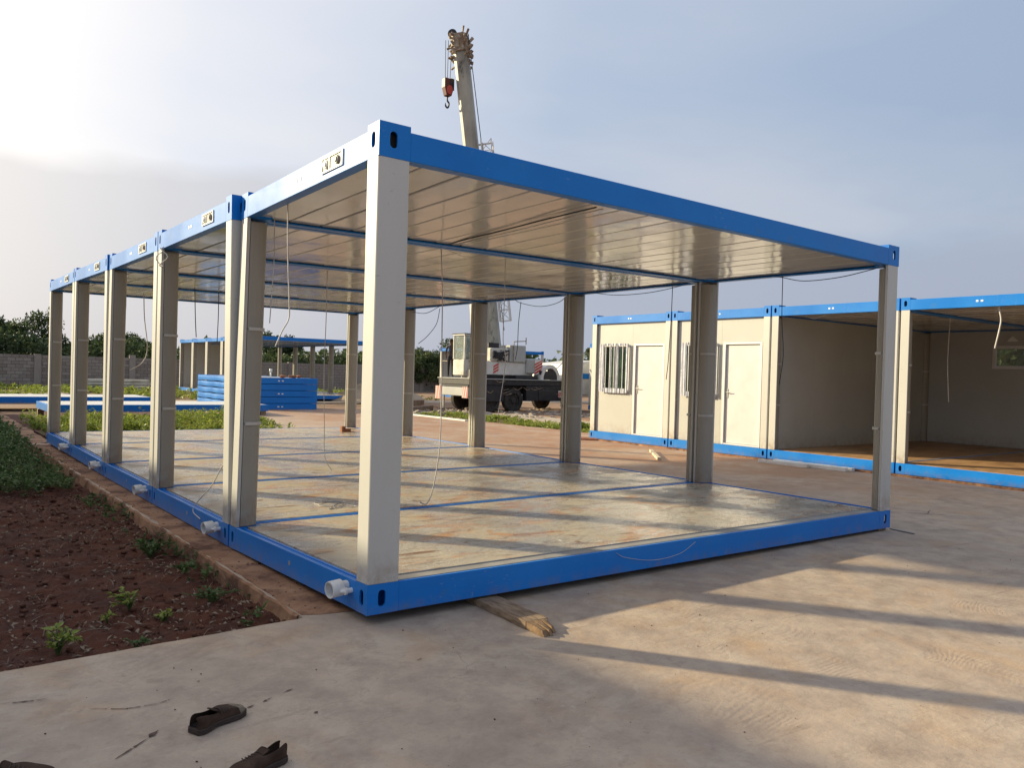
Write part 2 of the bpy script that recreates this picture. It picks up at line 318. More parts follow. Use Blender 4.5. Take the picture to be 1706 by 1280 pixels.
def floor_mat():
    mt = bpy.data.materials.new('stained_cement_board'); mt.use_nodes = True
    nt = mt.node_tree; n = nt.nodes; l = nt.links; b = n['Principled BSDF']
    t = n.new('ShaderNodeTexCoord'); vec = t.outputs['Object']
    def mp(scale, rot=0):
        q = n.new('ShaderNodeMapping'); q.inputs['Scale'].default_value = scale; q.inputs['Rotation'].default_value = (0, 0, rot); l.new(vec, q.inputs[0]); return q.outputs[0]
    def nz(sc, det=6, rg=0.6, dist=0.0, v=None):
        q = n.new('ShaderNodeTexNoise'); q.inputs['Scale'].default_value = sc; q.inputs['Detail'].default_value = det
        q.inputs['Roughness'].default_value = rg; q.inputs['Distortion'].default_value = dist
        l.new(v or vec, q.inputs['Vector']); return q.outputs['Fac']
    def mr(s, a, b_, c=0.0, d=1.0):
        r = n.new('ShaderNodeMapRange'); l.new(s, r.inputs[0])
        for i, v in enumerate((a, b_, c, d)): r.inputs[i + 1].default_value = v
        return r.outputs[0]
    def mix(f, a, c):
        x = n.new('ShaderNodeMix'); x.data_type = 'RGBA'; l.new(f, x.inputs[0])
        for i, v in ((6, a), (7, c)):
            if isinstance(v, tuple): x.inputs[i].default_value = (*v, 1)
            else: l.new(v, x.inputs[i])
        return x.outputs[2]
    c = mix(mr(nz(0.9), 0.35, 0.65), (0.50, 0.44, 0.34), (0.42, 0.385, 0.32))
    c = mix(mr(nz(1.2, 9, 0.75, 1.4, mp((1, 1.6, 1))), 0.50, 0.60), c, (0.50, 0.28, 0.14))
    c = mix(mr(nz(1.6, 9, 0.75, 2.0, mp((0.7, 2.4, 1), .2)), 0.545, 0.63), c, (0.20, 0.105, 0.06))
    c = mix(mr(nz(4.5, 9, 0.75, 1.8, mp((0.8, 2.2, 1), -.15)), 0.54, 0.62), c, (0.29, 0.245, 0.20))
    c = mix(mr(nz(11, 6, 0.7, 1.5), 0.62, 0.68), c, (0.56, 0.53, 0.47))
    l.new(c, b.inputs['Base Color'])
    l.new(mr(nz(1.4, 7, 0.7), 0.42, 0.58, 0.12, 0.55), b.inputs['Roughness'])
    b1 = n.new('ShaderNodeBump'); b1.inputs['Strength'].default_value = 0.7; b1.inputs['Distance'].default_value = 0.010
    l.new(nz(9, 6, 0.6, 1.5, mp((1, 2.2, 1))), b1.inputs['Height'])
    b2 = n.new('ShaderNodeBump'); b2.inputs['Strength'].default_value = 0.3; b2.inputs['Distance'].default_value = 0.004
    l.new(nz(50, 4), b2.inputs['Height']); l.new(b1.outputs[0], b2.inputs['Normal']); l.new(b2.outputs[0], b.inputs['Normal'])
    return mt
M['floor'] = floor_mat()

# ------------------------------------------------------------------ object helpers
def tag(o, label=None, cat=None, group=None, kind=None):
    if label: o['label'] = label
    if cat: o['category'] = cat
    if group: o['group'] = group
    if kind: o['kind'] = kind
    return o
def thing(name, label, cat, loc=(0, 0, 0), group=None, rz=0.0):
    o = bpy.data.objects.new(name, None); o.empty_display_size = 0.2
    o.location = loc; o.rotation_euler = (0, 0, rz); COL.objects.link(o)
    return tag(o, label, cat, group)
class MB:
    def __init__(s): s.v = []; s.f = []; s.mi = []
    def add(s, vs, fs, mi=0):
        k = len(s.v); s.v += [tuple(p) for p in vs]; s.f += [tuple(i + k for i in f) for f in fs]; s.mi += [mi] * len(fs); return s
    def box(s, a, b, mi=0):
        (x0, y0, z0), (x1, y1, z1) = a, b
        x0, x1 = min(x0, x1), max(x0, x1); y0, y1 = min(y0, y1), max(y0, y1); z0, z1 = min(z0, z1), max(z0, z1)
        v = [(x0, y0, z0), (x1, y0, z0), (x1, y1, z0), (x0, y1, z0), (x0, y0, z1), (x1, y0, z1), (x1, y1, z1), (x0, y1, z1)]
        return s.add(v, [(0, 3, 2, 1), (4, 5, 6, 7), (0, 1, 5, 4), (1, 2, 6, 5), (2, 3, 7, 6), (3, 0, 4, 7)], mi)
    def prism(s, ring, vec, mi=0):
        n = len(ring); vec = Vector(vec); r = [Vector(p) for p in ring]
        v = r + [p + vec for p in r]
        f = [tuple(range(n))[::-1], tuple(range(n, 2 * n))] + [(i, (i + 1) % n, n + (i + 1) % n, n + i) for i in range(n)]
        return s.add(v, f, mi)
    def tube(s, pts, r, n=8, mi=0, cap=True):
        pts = [Vector(p) for p in pts]
        rs = r if isinstance(r, (list, tuple)) else [r] * len(pts)
        base = len(s.v); ref = None
        for i, p in enumerate(pts):
            t = (pts[min(i + 1, len(pts) - 1)] - pts[max(i - 1, 0)]).normalized()
            if ref is None: ref = Vector((0, 0, 1)) if abs(t.z) < 0.9 else Vector((1, 0, 0))
            a = t.cross(ref).normalized(); b = t.cross(a).normalized(); ref = a.cross(t).normalized() if a.length else ref
            for k in range(n):
                w = 2 * math.pi * k / n
                s.v.append(tuple(p + (a * math.cos(w) + b * math.sin(w)) * rs[i]))
        for i in range(len(pts) - 1):
            for k in range(n):
                s.f.append((base + i * n + k, base + i * n + (k + 1) % n, base + (i + 1) * n + (k + 1) % n, base + (i + 1) * n + k)); s.mi.append(mi)
        if cap:
            s.f.append(tuple(base + k for k in range(n))); s.mi.append(mi)
            e = base + (len(pts) - 1) * n; s.f.append(tuple(e + k for k in range(n))[::-1]); s.mi.append(mi)
        return s
    def mesh(s, name, mats, smooth=False, bevel=0.0, warp=None, recalc=True, seg=1):
        me = bpy.data.meshes.new(name)
        vs = [warp(p) for p in s.v] if warp else s.v
        me.from_pydata(vs, [], s.f)
        for mt in (mats if isinstance(mats, (list, tuple)) else [mats]): me.materials.append(mt)
        if any(s.mi): me.polygons.foreach_set('material_index', s.mi)
        if bevel or recalc:
            bm = bmesh.new(); bm.from_mesh(me)
            if recalc: bmesh.ops.recalc_face_normals(bm, faces=bm.faces)
            if bevel:
                es = [e for e in bm.edges if len(e.link_faces) == 2 and e.calc_face_angle(0) > 0.5]
                bmesh.ops.bevel(bm, geom=es, offset=bevel, segments=seg, affect='EDGES', profile=0.5, clamp_overlap=True)
            bm.to_mesh(me); bm.free()
        if smooth: me.polygons.foreach_set('use_smooth', [True] * len(me.polygons))
        return me
    def obj(s, name, mats, parent=None, **k):
        return link(name, s.mesh(name, mats, **k), parent)
def link(name, me, parent=None, loc=None, rot=None):
    o = bpy.data.objects.new(name, me); COL.objects.link(o)
    if parent: o.parent = parent
    if loc: o.location = loc
    if rot: o.rotation_euler = rot
    return o
def copy_tree(o, parent=None):
    c = o.copy(); COL.objects.link(c); c.parent = parent
    for ch in list(o.children): copy_tree(ch, c)
    return c
def spline(pts, k=6):
    pts = [Vector(p) for p in pts]; out = []
    P = [pts[0] * 2 - pts[1]] + pts + [pts[-1] * 2 - pts[-2]]
    for i in range(1, len(P) - 2):
        a, b, c, d = P[i - 1:i + 3]
        for j in range(k):
            t = j / k
            out.append(0.5 * ((2 * b) + (c - a) * t + (2 * a - 5 * b + 4 * c - d) * t * t + (-a + 3 * b - 3 * c + d) * t ** 3))
    out.append(pts[-1]); return out

# ------------------------------------------------------------------ ground
GZ = -0.035
def jitter_line(a, b, n, amp):
    a = Vector(a); b = Vector(b); d = (b - a); nn = Vector((-d.y, d.x)).normalized(); o = []
    for i in range(n):
        t = i / n; p = a + d * t
        o.append(p + nn * amp * (noise.noise(Vector((p.x * 3, p.y * 3, 0))) + 0.5 * noise.noise(Vector((p.x * 11, p.y * 11, 3)))))
    return o
def slab(name, outline, z, th, m, kind='structure', parent=None):
    mb = MB(); mb.prism([(p[0], p[1], z - th) for p in outline], (0, 0, th))
    o = mb.obj(name, m, parent); 
    if kind: tag(o, kind=kind)
    return o
# mortar bedding under the right-hand row
bl = jitter_line((11.03, -4.9), (11.02, 10.02), 90, 0.05) + [Vector((17.2, 10.02)), Vector((17.2, -4.9))]
slab('mortar_bedding', bl, 0.0, 0.06, M['edge'])
g = MB().add([(-900, -900, -0.17), (900, -900, -0.17), (900, 900, -0.17), (-900, 900, -0.17)], [(0, 1, 2, 3)])
tag(g.obj('ground', M['earth']), kind='structure')
# yard slab: foreground, under the frames and out to the right-hand row
out = [Vector((-40, -40)), Vector((60, -40)), Vector((60, 10.3)), Vector((12.55, 10.3))]
out += jitter_line((12.55, 10.3), (12.45, 24), 40, 0.12) + jitter_line((12.45, 24), (6.9, 25), 10, 0.3)
out += jitter_line((6.9, 25), (5.0, 14.9), 24, 0.3) + jitter_line((5.0, 14.9), (4.6, 12.75), 8, 0.2) + [Vector((4.6, 12.72)), Vector((-0.2, 12.72))]
out += jitter_line((-0.2, 12.72), (-0.24, 0.36), 150, 0.035) + jitter_line((-0.24, 0.36), (-1.85, 0.315), 30, 0.012) + jitter_line((-1.85, 0.315), (-6, 0.30), 20, 0.012) + [Vector((-40, 0.28))]
slab('concrete_yard', out, GZ, 0.2, M['conc'])
# muddy footing strip along the left edge, 4 mm proud of the yard slab
st = jitter_line((-0.225, 0.42), (-0.19, 12.6), 120, 0.030)
st += [Vector((0.14, 12.6))] + jitter_line((0.14, 12.6), (0.30, 0.36), 60, 0.03) + jitter_line((0.16, 0.30), (-0.16, 0.38), 8, 0.02)
slab('footing_strip', st, GZ + 0.004, 0.003, M['edge'])
# vertical broken edge of the footing
ed = MB(); pr_ = jitter_line((-0.2, 12.72), (-0.24, 0.36), 150, 0.035)
ring = []
for i, p in enumerate(pr_):
    o1 = 0.012 + 0.012 * abs(noise.noise(Vector((p.y * 5, 0, 1)))); o2 = 0.03 + 0.05 * abs(noise.noise(Vector((p.y * 3, 2, 1))))
    ring += [(p.x, p.y, GZ + 0.002), (p.x - o1, p.y, GZ - 0.006 - 0.01 * random.random()), (p.x - o2, p.y, -0.20)]
fs = []
for i in range(len(pr_) - 1):
    for k in range(2): fs.append((i * 3 + k, i * 3 + k + 1, i * 3 + k + 4, i * 3 + k + 3))
ed.add(ring, fs); tag(ed.obj('footing_edge', M['edge'], smooth=False, recalc=False), kind='structure')
kb = jitter_line((-0.17, 12.75), (0.02, 30), 50, 0.05) + jitter_line((0.36, 30), (0.16, 12.75), 50, 0.05)
slab('footing_kerb', kb, -0.045, 0.15, M['edge'])
# dust covered concrete strips among the weeds, right middle distance
for nm, pts in (('concrete_path', [(14.8, 10.6), (16.4, 10.6), (17.6, 21.6), (15.6, 21.8)]), ('concrete_path', [(-30, 30.5), (40, 31.5), (40, 33.5), (-30, 32.5)]),
                ('concrete_path', [(-0.3, 33), (1.2, 33), (9.6, 51), (7.2, 51)]), ('concrete_apron', [(17.9, 12), (30, 12), (30, 34), (17.4, 34)])):
    ol = []
    for i in range(len(pts)): ol += jitter_line(pts[i], pts[(i + 1) % len(pts)], 14, 0.12)
    slab(nm, ol, -0.10 if nm == 'concrete_path' else -0.11, 0.1, M['dust'] if nm == 'concrete_path' else M['earth'])
kk = MB(); kk.box((11.95, 16.6, -0.05), (12.10, 21.6, 0.01)); tag(kk.obj('kerb', M['whitep'], bevel=0.01), kind='structure')

# soil bed at the left, fine displaced sheet
def sheet(name, x0, x1, y0, y1, step, zf, m, kind='structure', smooth=True):
    nx = int((x1 - x0) / step) + 1; ny = int((y1 - y0) / step) + 1
    v = [(x0 + i * (x1 - x0) / (nx - 1), y0 + j * (y1 - y0) / (ny - 1)) for j in range(ny) for i in range(nx)]
    v = [(x, y, zf(x, y)) for x, y in v]
    f = [(j * nx + i, j * nx + i + 1, (j + 1) * nx + i + 1, (j + 1) * nx + i) for j in range(ny - 1) for i in range(nx - 1)]
    me = bpy.data.meshes.new(name); me.from_pydata(v, [], f); me.materials.append(m)
    me.polygons.foreach_set('use_smooth', [smooth] * len(f))
    return tag(link(name, me), kind=kind)
def bedz(x, y):
    p = Vector((x, y, 0))
    return -0.135 + 0.035 * noise.noise(p * 1.6) + 0.022 * noise.noise(p * 6) + 0.014 * noise.noise(p * 17) + 0.016 * max(0, noise.noise(p * 30))
sheet('soil_bed', -3.4, -0.215, 0.30, 8.2, 0.026, bedz, M['soil'])
sheet('soil_bed', -5.0, -0.205, 8.2, 24, 0.12, bedz, M['soil'])
def bedb(x, y):
    p = Vector((x, y, 0)); return -0.125 + 0.05 * noise.noise(p * 0.8) + 0.03 * noise.noise(p * 3)
sheet('weedy_soil', 0.34, 5.2, 12.76, 24.5, 0.09, bedb, M['clod'])
sheet('weedy_soil', 12.5, 14.9, 10.4, 24.5, 0.10, bedb, M['earth'])

# clods, chips and dry leaves on the bed
def rock(mb, c, r, mi=0):
    t = (1 + 5 ** .5) / 2
    vs = [(-1, t, 0), (1, t, 0), (-1, -t, 0), (1, -t, 0), (0, -1, t), (0, 1, t), (0, -1, -t), (0, 1, -t), (t, 0, -1), (t, 0, 1), (-t, 0, -1), (-t, 0, 1)]
    fs = [(0, 11, 5), (0, 5, 1), (0, 1, 7), (0, 7, 10), (0, 10, 11), (1, 5, 9), (5, 11, 4), (11, 10, 2), (10, 7, 6), (7, 1, 8), (3, 9, 4), (3, 4, 2), (3, 2, 6), (3, 6, 8), (3, 8, 9), (4, 9, 5), (2, 4, 11), (6, 2, 10), (8, 6, 7), (9, 8, 1)]
    s = (random.uniform(.7, 1.4), random.uniform(.7, 1.4), random.uniform(.4, .9)); a = random.uniform(0, 6.3)
    o = []
    for x, y, z in vs:
        k = r * random.uniform(.38, .62); x, y, z = x * s[0] * k, y * s[1] * k, z * s[2] * k
        o.append((c[0] + x * math.cos(a) - y * math.sin(a), c[1] + x * math.sin(a) + y * math.cos(a), c[2] + z))
    mb.add(o, fs, mi)
mb = MB()
for i in range(2600):
    x = random.uniform(-3.2, -0.27); y = 0.36 + 7.4 * random.random() ** 1.3
    r = 0.006 + 0.022 * random.random() ** 3
    rock(mb, (x, y, bedz(x, y) + r * .3), r)
tag(mb.obj('soil_clods', M['clod'], recalc=False, smooth=True), 'small red brown clods scattered over the dark soil bed', 'soil clods', kind='stuff')

def leaf(mb, p, d, up, ln, w, mi=0, fold=0.25):
    d = Vector(d).normalized(); s = d.cross(Vector(up)); s = s.normalized() if s.length > 1e-4 else Vector((1, 0, 0)); nrm_ = s.cross(d)
    p = Vector(p); q = p + d * ln * .45; e = p + d * ln - nrm_ * ln * .15
    mb.add([p, q + s * w / 2 + nrm_ * w * fold, e, q - s * w / 2 + nrm_ * w * fold, q], [(0, 1, 2, 4), (0, 4, 2, 3)], mi)
def rv(): 
    a = random.uniform(0, 6.2832); z = random.uniform(-1, 1); r = math.sqrt(1 - z * z); return Vector((r * math.cos(a), r * math.sin(a), z))
mb = MB()
for i in range(2600):
    x = random.uniform(-3.0, -0.25); y = 0.4 + 6.6 * random.random() ** 1.3
    dn = noise.noise(Vector((x * 1.4, y * 1.4, 5)))
    if dn < -0.05 and random.random() < .75: continue
    d = rv(); d.z = abs(d.z) * .35
    leaf(mb, (x, y, bedz(x, y) + 0.008), d, rv() + Vector((0, 0, 2)), random.uniform(.02, .06), random.uniform(.010, .026))
tag(mb.obj('dry_leaf_litter', M['leafdry'], recalc=False), 'dry pale leaf litter strewn over the dark soil bed', 'leaf litter', kind='stuff')
mb = MB()
for i in range(60):
    x = random.uniform(-2.2, -0.3); y = random.uniform(.45, 5.5); a = random.uniform(0, 6.3); ln = random.uniform(.05, .22)
    z = bedz(x, y) + .012
    pts = [(x + math.cos(a) * ln * t + .012 * random.uniform(-1, 1), y + math.sin(a) * ln * t + .012 * random.uniform(-1, 1), z + .02 * math.sin(t * 3)) for t in (0, .35, .7, 1)]
    mb.tube(spline(pts, 3), .0022, 4)
tag(mb.obj('dry_stems', M['leafdry'], recalc=False), 'thin dry plant stems lying on the dark soil bed', 'dry stems', kind='stuff')

mb = MB(); random.seed(44)
for i in range(520):
    if i % 2: x = random.uniform(-.22, .05); y = random.uniform(.45, 12)
    else: x = random.uniform(-2.5, 9); y = random.uniform(-3.5, 0.1) if x < 6 else random.uniform(-2, 8)
    rock(mb, (x, y, GZ + .003), random.uniform(.003, .011) if i % 2 else random.uniform(.0015, .0045))
tag(mb.obj('grit', M['clod'], recalc=False), 'loose grit and mud crumbs scattered over the concrete', 'grit', kind='stuff')
mb = MB(); random.seed(45)
for i in range(900):
    x = random.uniform(-3.2, -.24); y = .36 + 6.5 * random.random() ** 1.5; z = bedz(x, y); a = random.uniform(0, 6.3)
    leaf(mb, (x, y, z), (math.cos(a), math.sin(a), random.uniform(.1, .9)), (0, 0, 1), random.uniform(.03, .09), .004)
tag(mb.obj('straw', M['leafdry'], recalc=False), 'broken bits of straw strewn over the soil bed', 'straw', kind='stuff')

# ------------------------------------------------------------------ low plants
def weed_carpet(name, label, n, xr, yr, hr, zf, m, dens=None, lw=(.04, .08), seed=1):
    random.seed(seed); mb = MB()
    for i in range(n):
        x = random.uniform(*xr); y = random.uniform(*yr)
        if dens and random.random() > dens(x, y): continue
        h = random.uniform(*hr); z0 = zf(x, y); lean = Vector((random.uniform(-.3, .3), random.uniform(-.3, .3), 1)).normalized()
        for k in range(random.randint(5, 8)):
            t = random.uniform(.35, 1.0); d = rv(); d.z = abs(d.z) * .6
            leaf(mb, Vector((x, y, z0)) + lean * h * t, d, (0, 0, 1) if random.random() < .7 else rv(), random.uniform(*lw), random.uniform(*lw) * .5)
    return tag(mb.obj(name, m, recalc=False), label, 'weeds', kind='stuff')
def dl(x, y):
    e = 6.9 + 0.9 * noise.noise(Vector((x * .9, 0, 0))) + (0.5 if x > -.8 else 0)
    if y < e: return 0
    if x > -.42 + .18 * noise.noise(Vector((0, y * .8, 4))): return .12
    return 1
weed_carpet('dark_weeds', 'dense dark green weeds covering the bed left of the open frames', 5200, (-4.2, -.22), (6.0, 13), (.05, .22), bedz, M['leafg'], dl, (.04, .085), 3)
weed_carpet('dark_weeds', 'farther dark green weeds beside the narrow kerb on the far left', 3000, (-4.8, -.2), (12.5, 24), (.10, .30), bedz, M['leafg'], lambda x, y: 1, (.06, .13), 4)
def dpat(x, y):
    v = noise.noise(Vector((x * .75, y * .75, 9))) + .5 * noise.noise(Vector((x * 2.1, y * 2.1, 2))); return 0.85 if v > 0.16 else (0.10 if v > 0 else .02)
weed_carpet('low_green_weeds', 'patchy sunlit green weeds on the soil strip behind the open frames', 5200, (.35, 5.2), (12.9, 20.4), (.03, .36), bedb, M['leafy'], dpat, (.07, .15), 5)
weed_carpet('low_green_weeds', 'green weeds in a strip before the crane truck', 3800, (12.6, 14.8), (10.6, 21), (.03, .16), bedb, M['leafy'], lambda x, y: .9 if noise.noise(Vector((x, y * .6, 2))) > 0 else .1, (.06, .12), 6)
weed_carpet('low_green_weeds', 'thin green weeds on the open ground before the block wall', 4200, (-6, 22), (33.8, 50.5), (.05, .3), lambda x, y: -.17, M['leafy'], lambda x, y: .9 if noise.noise(Vector((x * .3, y * .3, 2))) > 0 else .05, (.15, .3), 7)
random.seed(21)
weed_carpet('kerb_weeds', 'sparse weeds growing along the broken footing edge', 170, (-.50, -.25), (.6, 6.8), (.02, .10), bedz, M['leafg'], lambda x, y: 1 if noise.noise(Vector((0, y * 1.1, 7))) > -.02 else .05, (.03, .06), 8)
mb = MB()
for i in range(260):
    y = random.uniform(1.2, 3.8); x = -.27 + random.uniform(-.05, .03); h = random.uniform(.06, .16)
    leaf(mb, (x, y, -.14), (random.uniform(-.6, .2), random.uniform(-.5, .5), 1.2), (1, 0, 0), h, .006)
tag(mb.obj('dry_grass', M['leafdry'], recalc=False), 'dry grass blades hanging on the broken footing edge', 'dry grass', kind='stuff')

def weed_plant(loc, rad, h, nl, m, label, lw, seed):
    random.seed(seed); t = thing('weed_plant', label, 'weed', loc)
    sm = MB()
    tips = []
    for k in range(max(4, nl // 6)):
        a = random.uniform(0, 6.3); r = rad * random.uniform(.2, 1); hh = h * random.uniform(.5, 1)
        pts = spline([(0, 0, -.03), (math.cos(a) * r * .4, math.sin(a) * r * .4, hh * .6), (math.cos(a) * r, math.sin(a) * r, hh)], 4); sm.tube(pts, .003, 5); tips += pts[3:]
    sm.obj('stem', M['leafg'], t, recalc=False)
    for k in range(nl):
        p = random.choice(tips); d = Vector((p.x, p.y, 0)) * 2 + rv() * .12; d.z = random.uniform(-.02, .10)
        lb = MB(); leaf(lb, (0, 0, 0), (1, 0, 0), (0, 0, 1), lw, lw * .55, fold=.18)
        if 'lf%s%s' % (m, lw) not in CACHE: CACHE['lf%s%s' % (m, lw)] = lb.mesh('leaf', M[m], recalc=False)
        o = link('leaf', CACHE['lf%s%s' % (m, lw)], t, loc=p)
        q = d.normalized().to_track_quat('X', 'Z').to_euler(); o.rotation_euler = (q.x + random.uniform(-.5, .5), q.y + random.uniform(-.3, .3), q.z); s = random.uniform(.6, 1.25); o.scale = (s, s, s)
    return t
CACHE = {}
for (x, y, rad, h, nl, m_, lw, lab) in (
    (-1.50, .74, .085, .13, 46, 'leafy', .045, 'small bright green weed nearest the lower left corner of the soil bed'),
    (-0.99, 1.38, .10, .10, 46, 'leafy', .042, 'yellow green spreading weed in the middle of the soil bed'),
    (-1.17, 1.18, .06, .05, 16, 'leafy', .032, 'tiny pale weed just left of the yellow green spreading weed'),
    (-0.84, 1.10, .08, .06, 26, 'leafy', .035, 'low weed with small pale leaves nearer the concrete than the yellow green one'),
    (-0.49, 1.30, .14, .07, 60, 'leafg', .035, 'flat dark green weed close to the footing, near the first white pipe'),
    (-0.50, 2.95, .17, .12, 70, 'leafg', .045, 'bushy dark weed against the footing below the second white pipe'),
    (-1.12, .62, .07, .05, 24, 'leafg', .03, 'dull dark weed between the bright weed and the concrete edge'),
    (-0.45, 2.1, .10, .06, 30, 'leafg', .035, 'low dark weed on the footing edge between the two nearest white pipes')):
    weed_plant((x, y, bedz(x, y) + .01), rad * 1.25, h, int(nl * 1.6), m_, lab, round(lw * 1.15, 4), int(abs(x * 100) + y * 10))
for (x, y, rad, h, lab) in ((4.3, 16.2, .95, .60, 'bushy sunlit weed behind the second post from the left near the blue slab'),
                            (2.55, 15.3, .85, .5, 'round yellow green weed seen between the third and fourth left posts'),
                            (1.75, 14.6, .6, .45, 'leafy green weed seen between the second and third left posts'),
                            (1.0, 15.0, .6, .42, 'weed clump behind the farthest left post'),
                            (5.5, 16.6, .5, .28, 'small weed clump at the edge of the concrete behind the joined posts'),
                            (13.6, 13.2, .45, .30, 'bright weed clump at the right end of the weed strip near the crane')):
    random.seed(int(x * 50)); b_ = MB()
    for i in range(900):
        d = rv(); d.z = abs(d.z); p = Vector((d.x * rad * random.uniform(.3, 1), d.y * rad * random.uniform(.3, 1), d.z * h * random.uniform(.3, 1)))
        leaf(b_, p, rv() + d, (0, 0, 1), random.uniform(.06, .12), random.uniform(.04, .07))
    t = thing('weed_bush', lab, 'weed', (x, y, -.14)); tag(b_.obj('foliage', M['leafy'], t, recalc=False), kind='stuff')
    s_ = MB()
    for i in range(7):
        d = rv(); s_.tube([(0, 0, 0), (d.x * rad * .5, d.y * rad * .5, h * .7)], .006, 5)
    s_.obj('stem', M['leafg'], t, recalc=False)

# ------------------------------------------------------------------ container frame modules
L, W, P, H = 6.055, 2.458, 2.4881, 2.926
BB, TB0, TB1 = 0.18, 2.72, 2.892      # bottom beam top, top beam underside, top beam top
FX, FY = 0.212, 0.150                 # corner piece footprint
def plate_with_hole(mb, w, h, cw, ch, rw, rh, place, depth=0.012, n=16):
    """rectangular face w x h with an upright oval hole; place(u,v,d) -> 3D, d = depth inwards"""
    bm = bmesh.new()
    rect = [bm.verts.new((u, v, 0)) for u, v in ((0, 0), (w, 0), (w, h), (0, h))]
    ov = []
    for i in range(n):
        a = 2 * math.pi * i / n; sx, sy = math.cos(a), math.sin(a)
        ov.append(bm.verts.new((cw + sx * rw, ch + sy * rw + (rh - rw) * (1 if sy > 0 else -1) * (abs(sy) > .01), 0)))
    es = [bm.edges.new((rect[i], rect[(i + 1) % 4])) for i in range(4)] + [bm.edges.new((ov[i], ov[(i + 1) % n])) for i in range(n)]
    bmesh.ops.triangle_fill(bm, edges=es, use_beauty=True)
    bm.verts.index_update()
    vs = [place(v.co.x, v.co.y, 0) for v in bm.verts]; fs = [tuple(v.index for v in f.verts) for f in bm.faces]
    mb.add(vs, fs); oc = [(v.co.x, v.co.y) for v in ov]; bm.free()
    mb.add([place(u, v, 0) for u, v in oc] + [place(u, v, depth) for u, v in oc], [(i, (i + 1) % n, n + (i + 1) % n, n + i) for i in range(n)])
def fitting_mb(sx, sy, top):
    mb = MB(); h = (H - TB0) if top else BB; z0 = TB0 if top else 0.0
    X = lambda x: x if sx < 0 else L - x
    Y = lambda y: y if sy < 0 else W - y
    hz = h * .52
    plate_with_hole(mb, FX, h, FX * .46, hz, .026, .050, lambda u, v, d: (X(u), Y(d), z0 + v))
    plate_with_hole(mb, FY, h, FY * .50, hz, .025, .048, lambda u, v, d: (X(d), Y(u), z0 + v))
    v = [(X(0), Y(0)), (X(FX), Y(0)), (X(FX), Y(FY)), (X(0), Y(FY))]
    mb.add([(*p, z0) for p in v] + [(*p, z0 + h) for p in v], [(0, 1, 2, 3), (4, 5, 6, 7), (1, 2, 6, 5), (2, 3, 7, 6)])
    return mb
def beam_mb(side, top, low=False):
    """side: 'w','e' end beams along Y; 's','n' long beams along X"""
    if top: prof = [(0, TB0), (0, TB1), (.045, TB1 + .004), (.045, TB1 - .02), (.022, TB1 - .03), (.022, TB0 + .018), (.082, TB0 + .014), (.082, TB0)]
    else:   prof = [(0, 0), (0, BB), (.026, BB), (.030, BB - .022), (.062, BB - .022), (.064, BB - .006), (.080, BB - .006), (.080, BB - .016), (.098, BB - .016), (.098, 0)]
    if side == 's': return MB().prism([(FX, d, z) for d, z in prof], (L - 2 * FX, 0, 0))
    if side == 'n': return MB().prism([(FX, W - d, z) for d, z in prof], (L - 2 * FX, 0, 0))
    if side == 'w': return MB().prism([(d, FY, z) for d, z in prof], (0, W - 2 * FY, 0))
    return MB().prism([(L - d, FY, z) for d, z in prof], (0, W - 2 * FY, 0))
def post_mb(sx, sy):
    X = lambda x: x if sx < 0 else L - x
    Y = lambda y: y if sy < 0 else W - y
    pts = [(.002, .014), (.006, .006), (.014, .002), (.208, .002), (.208, .030), (.196, .034), (.186, .026), (.030, .026), (.026, .030), (.026, .132), (.034, .136), (.030, .148), (.002, .148)]
    pts = [(X(x), Y(y)) for x, y in pts]
    return MB().prism([(*p, BB + .001) for p in pts], (0, 0, TB0 - BB - .002))
def trim_mb(sx, sy, k):
    X = lambda x: x if sx < 0 else L - x
    Y = lambda y: y if sy < 0 else W - y
    z = [BB + .002, 1.03, 1.81, TB0 - .03]
    mb = MB()
    c = [(.198, .038), (.197, .060), (.190, .088), (.172, .112), (.145, .130), (.105, .141), (.060, .146), (.036, .146)]
    inn = [(.036, .034)]
    mb.prism([(X(x), Y(y), z[k] + .004) for x, y in c + inn], (0, 0, z[k + 1] - z[k] - .008))
    if k < 2:
        c2 = [(x + .008, y + .014) for x, y in c]
        mb.prism([(X(x), Y(y), z[k + 1] - .012) for x, y in c2 + inn], (0, 0, .026), mi=1)
    return mb
def get(key, fn, mats, warp, **k):
    if warp: return fn().mesh(key.split('|')[0], mats, warp=warp, **k)
    if key not in CACHE: CACHE[key] = fn().mesh(key.split('|')[0], mats, **k)
    return CACHE[key]
NPAN = 20
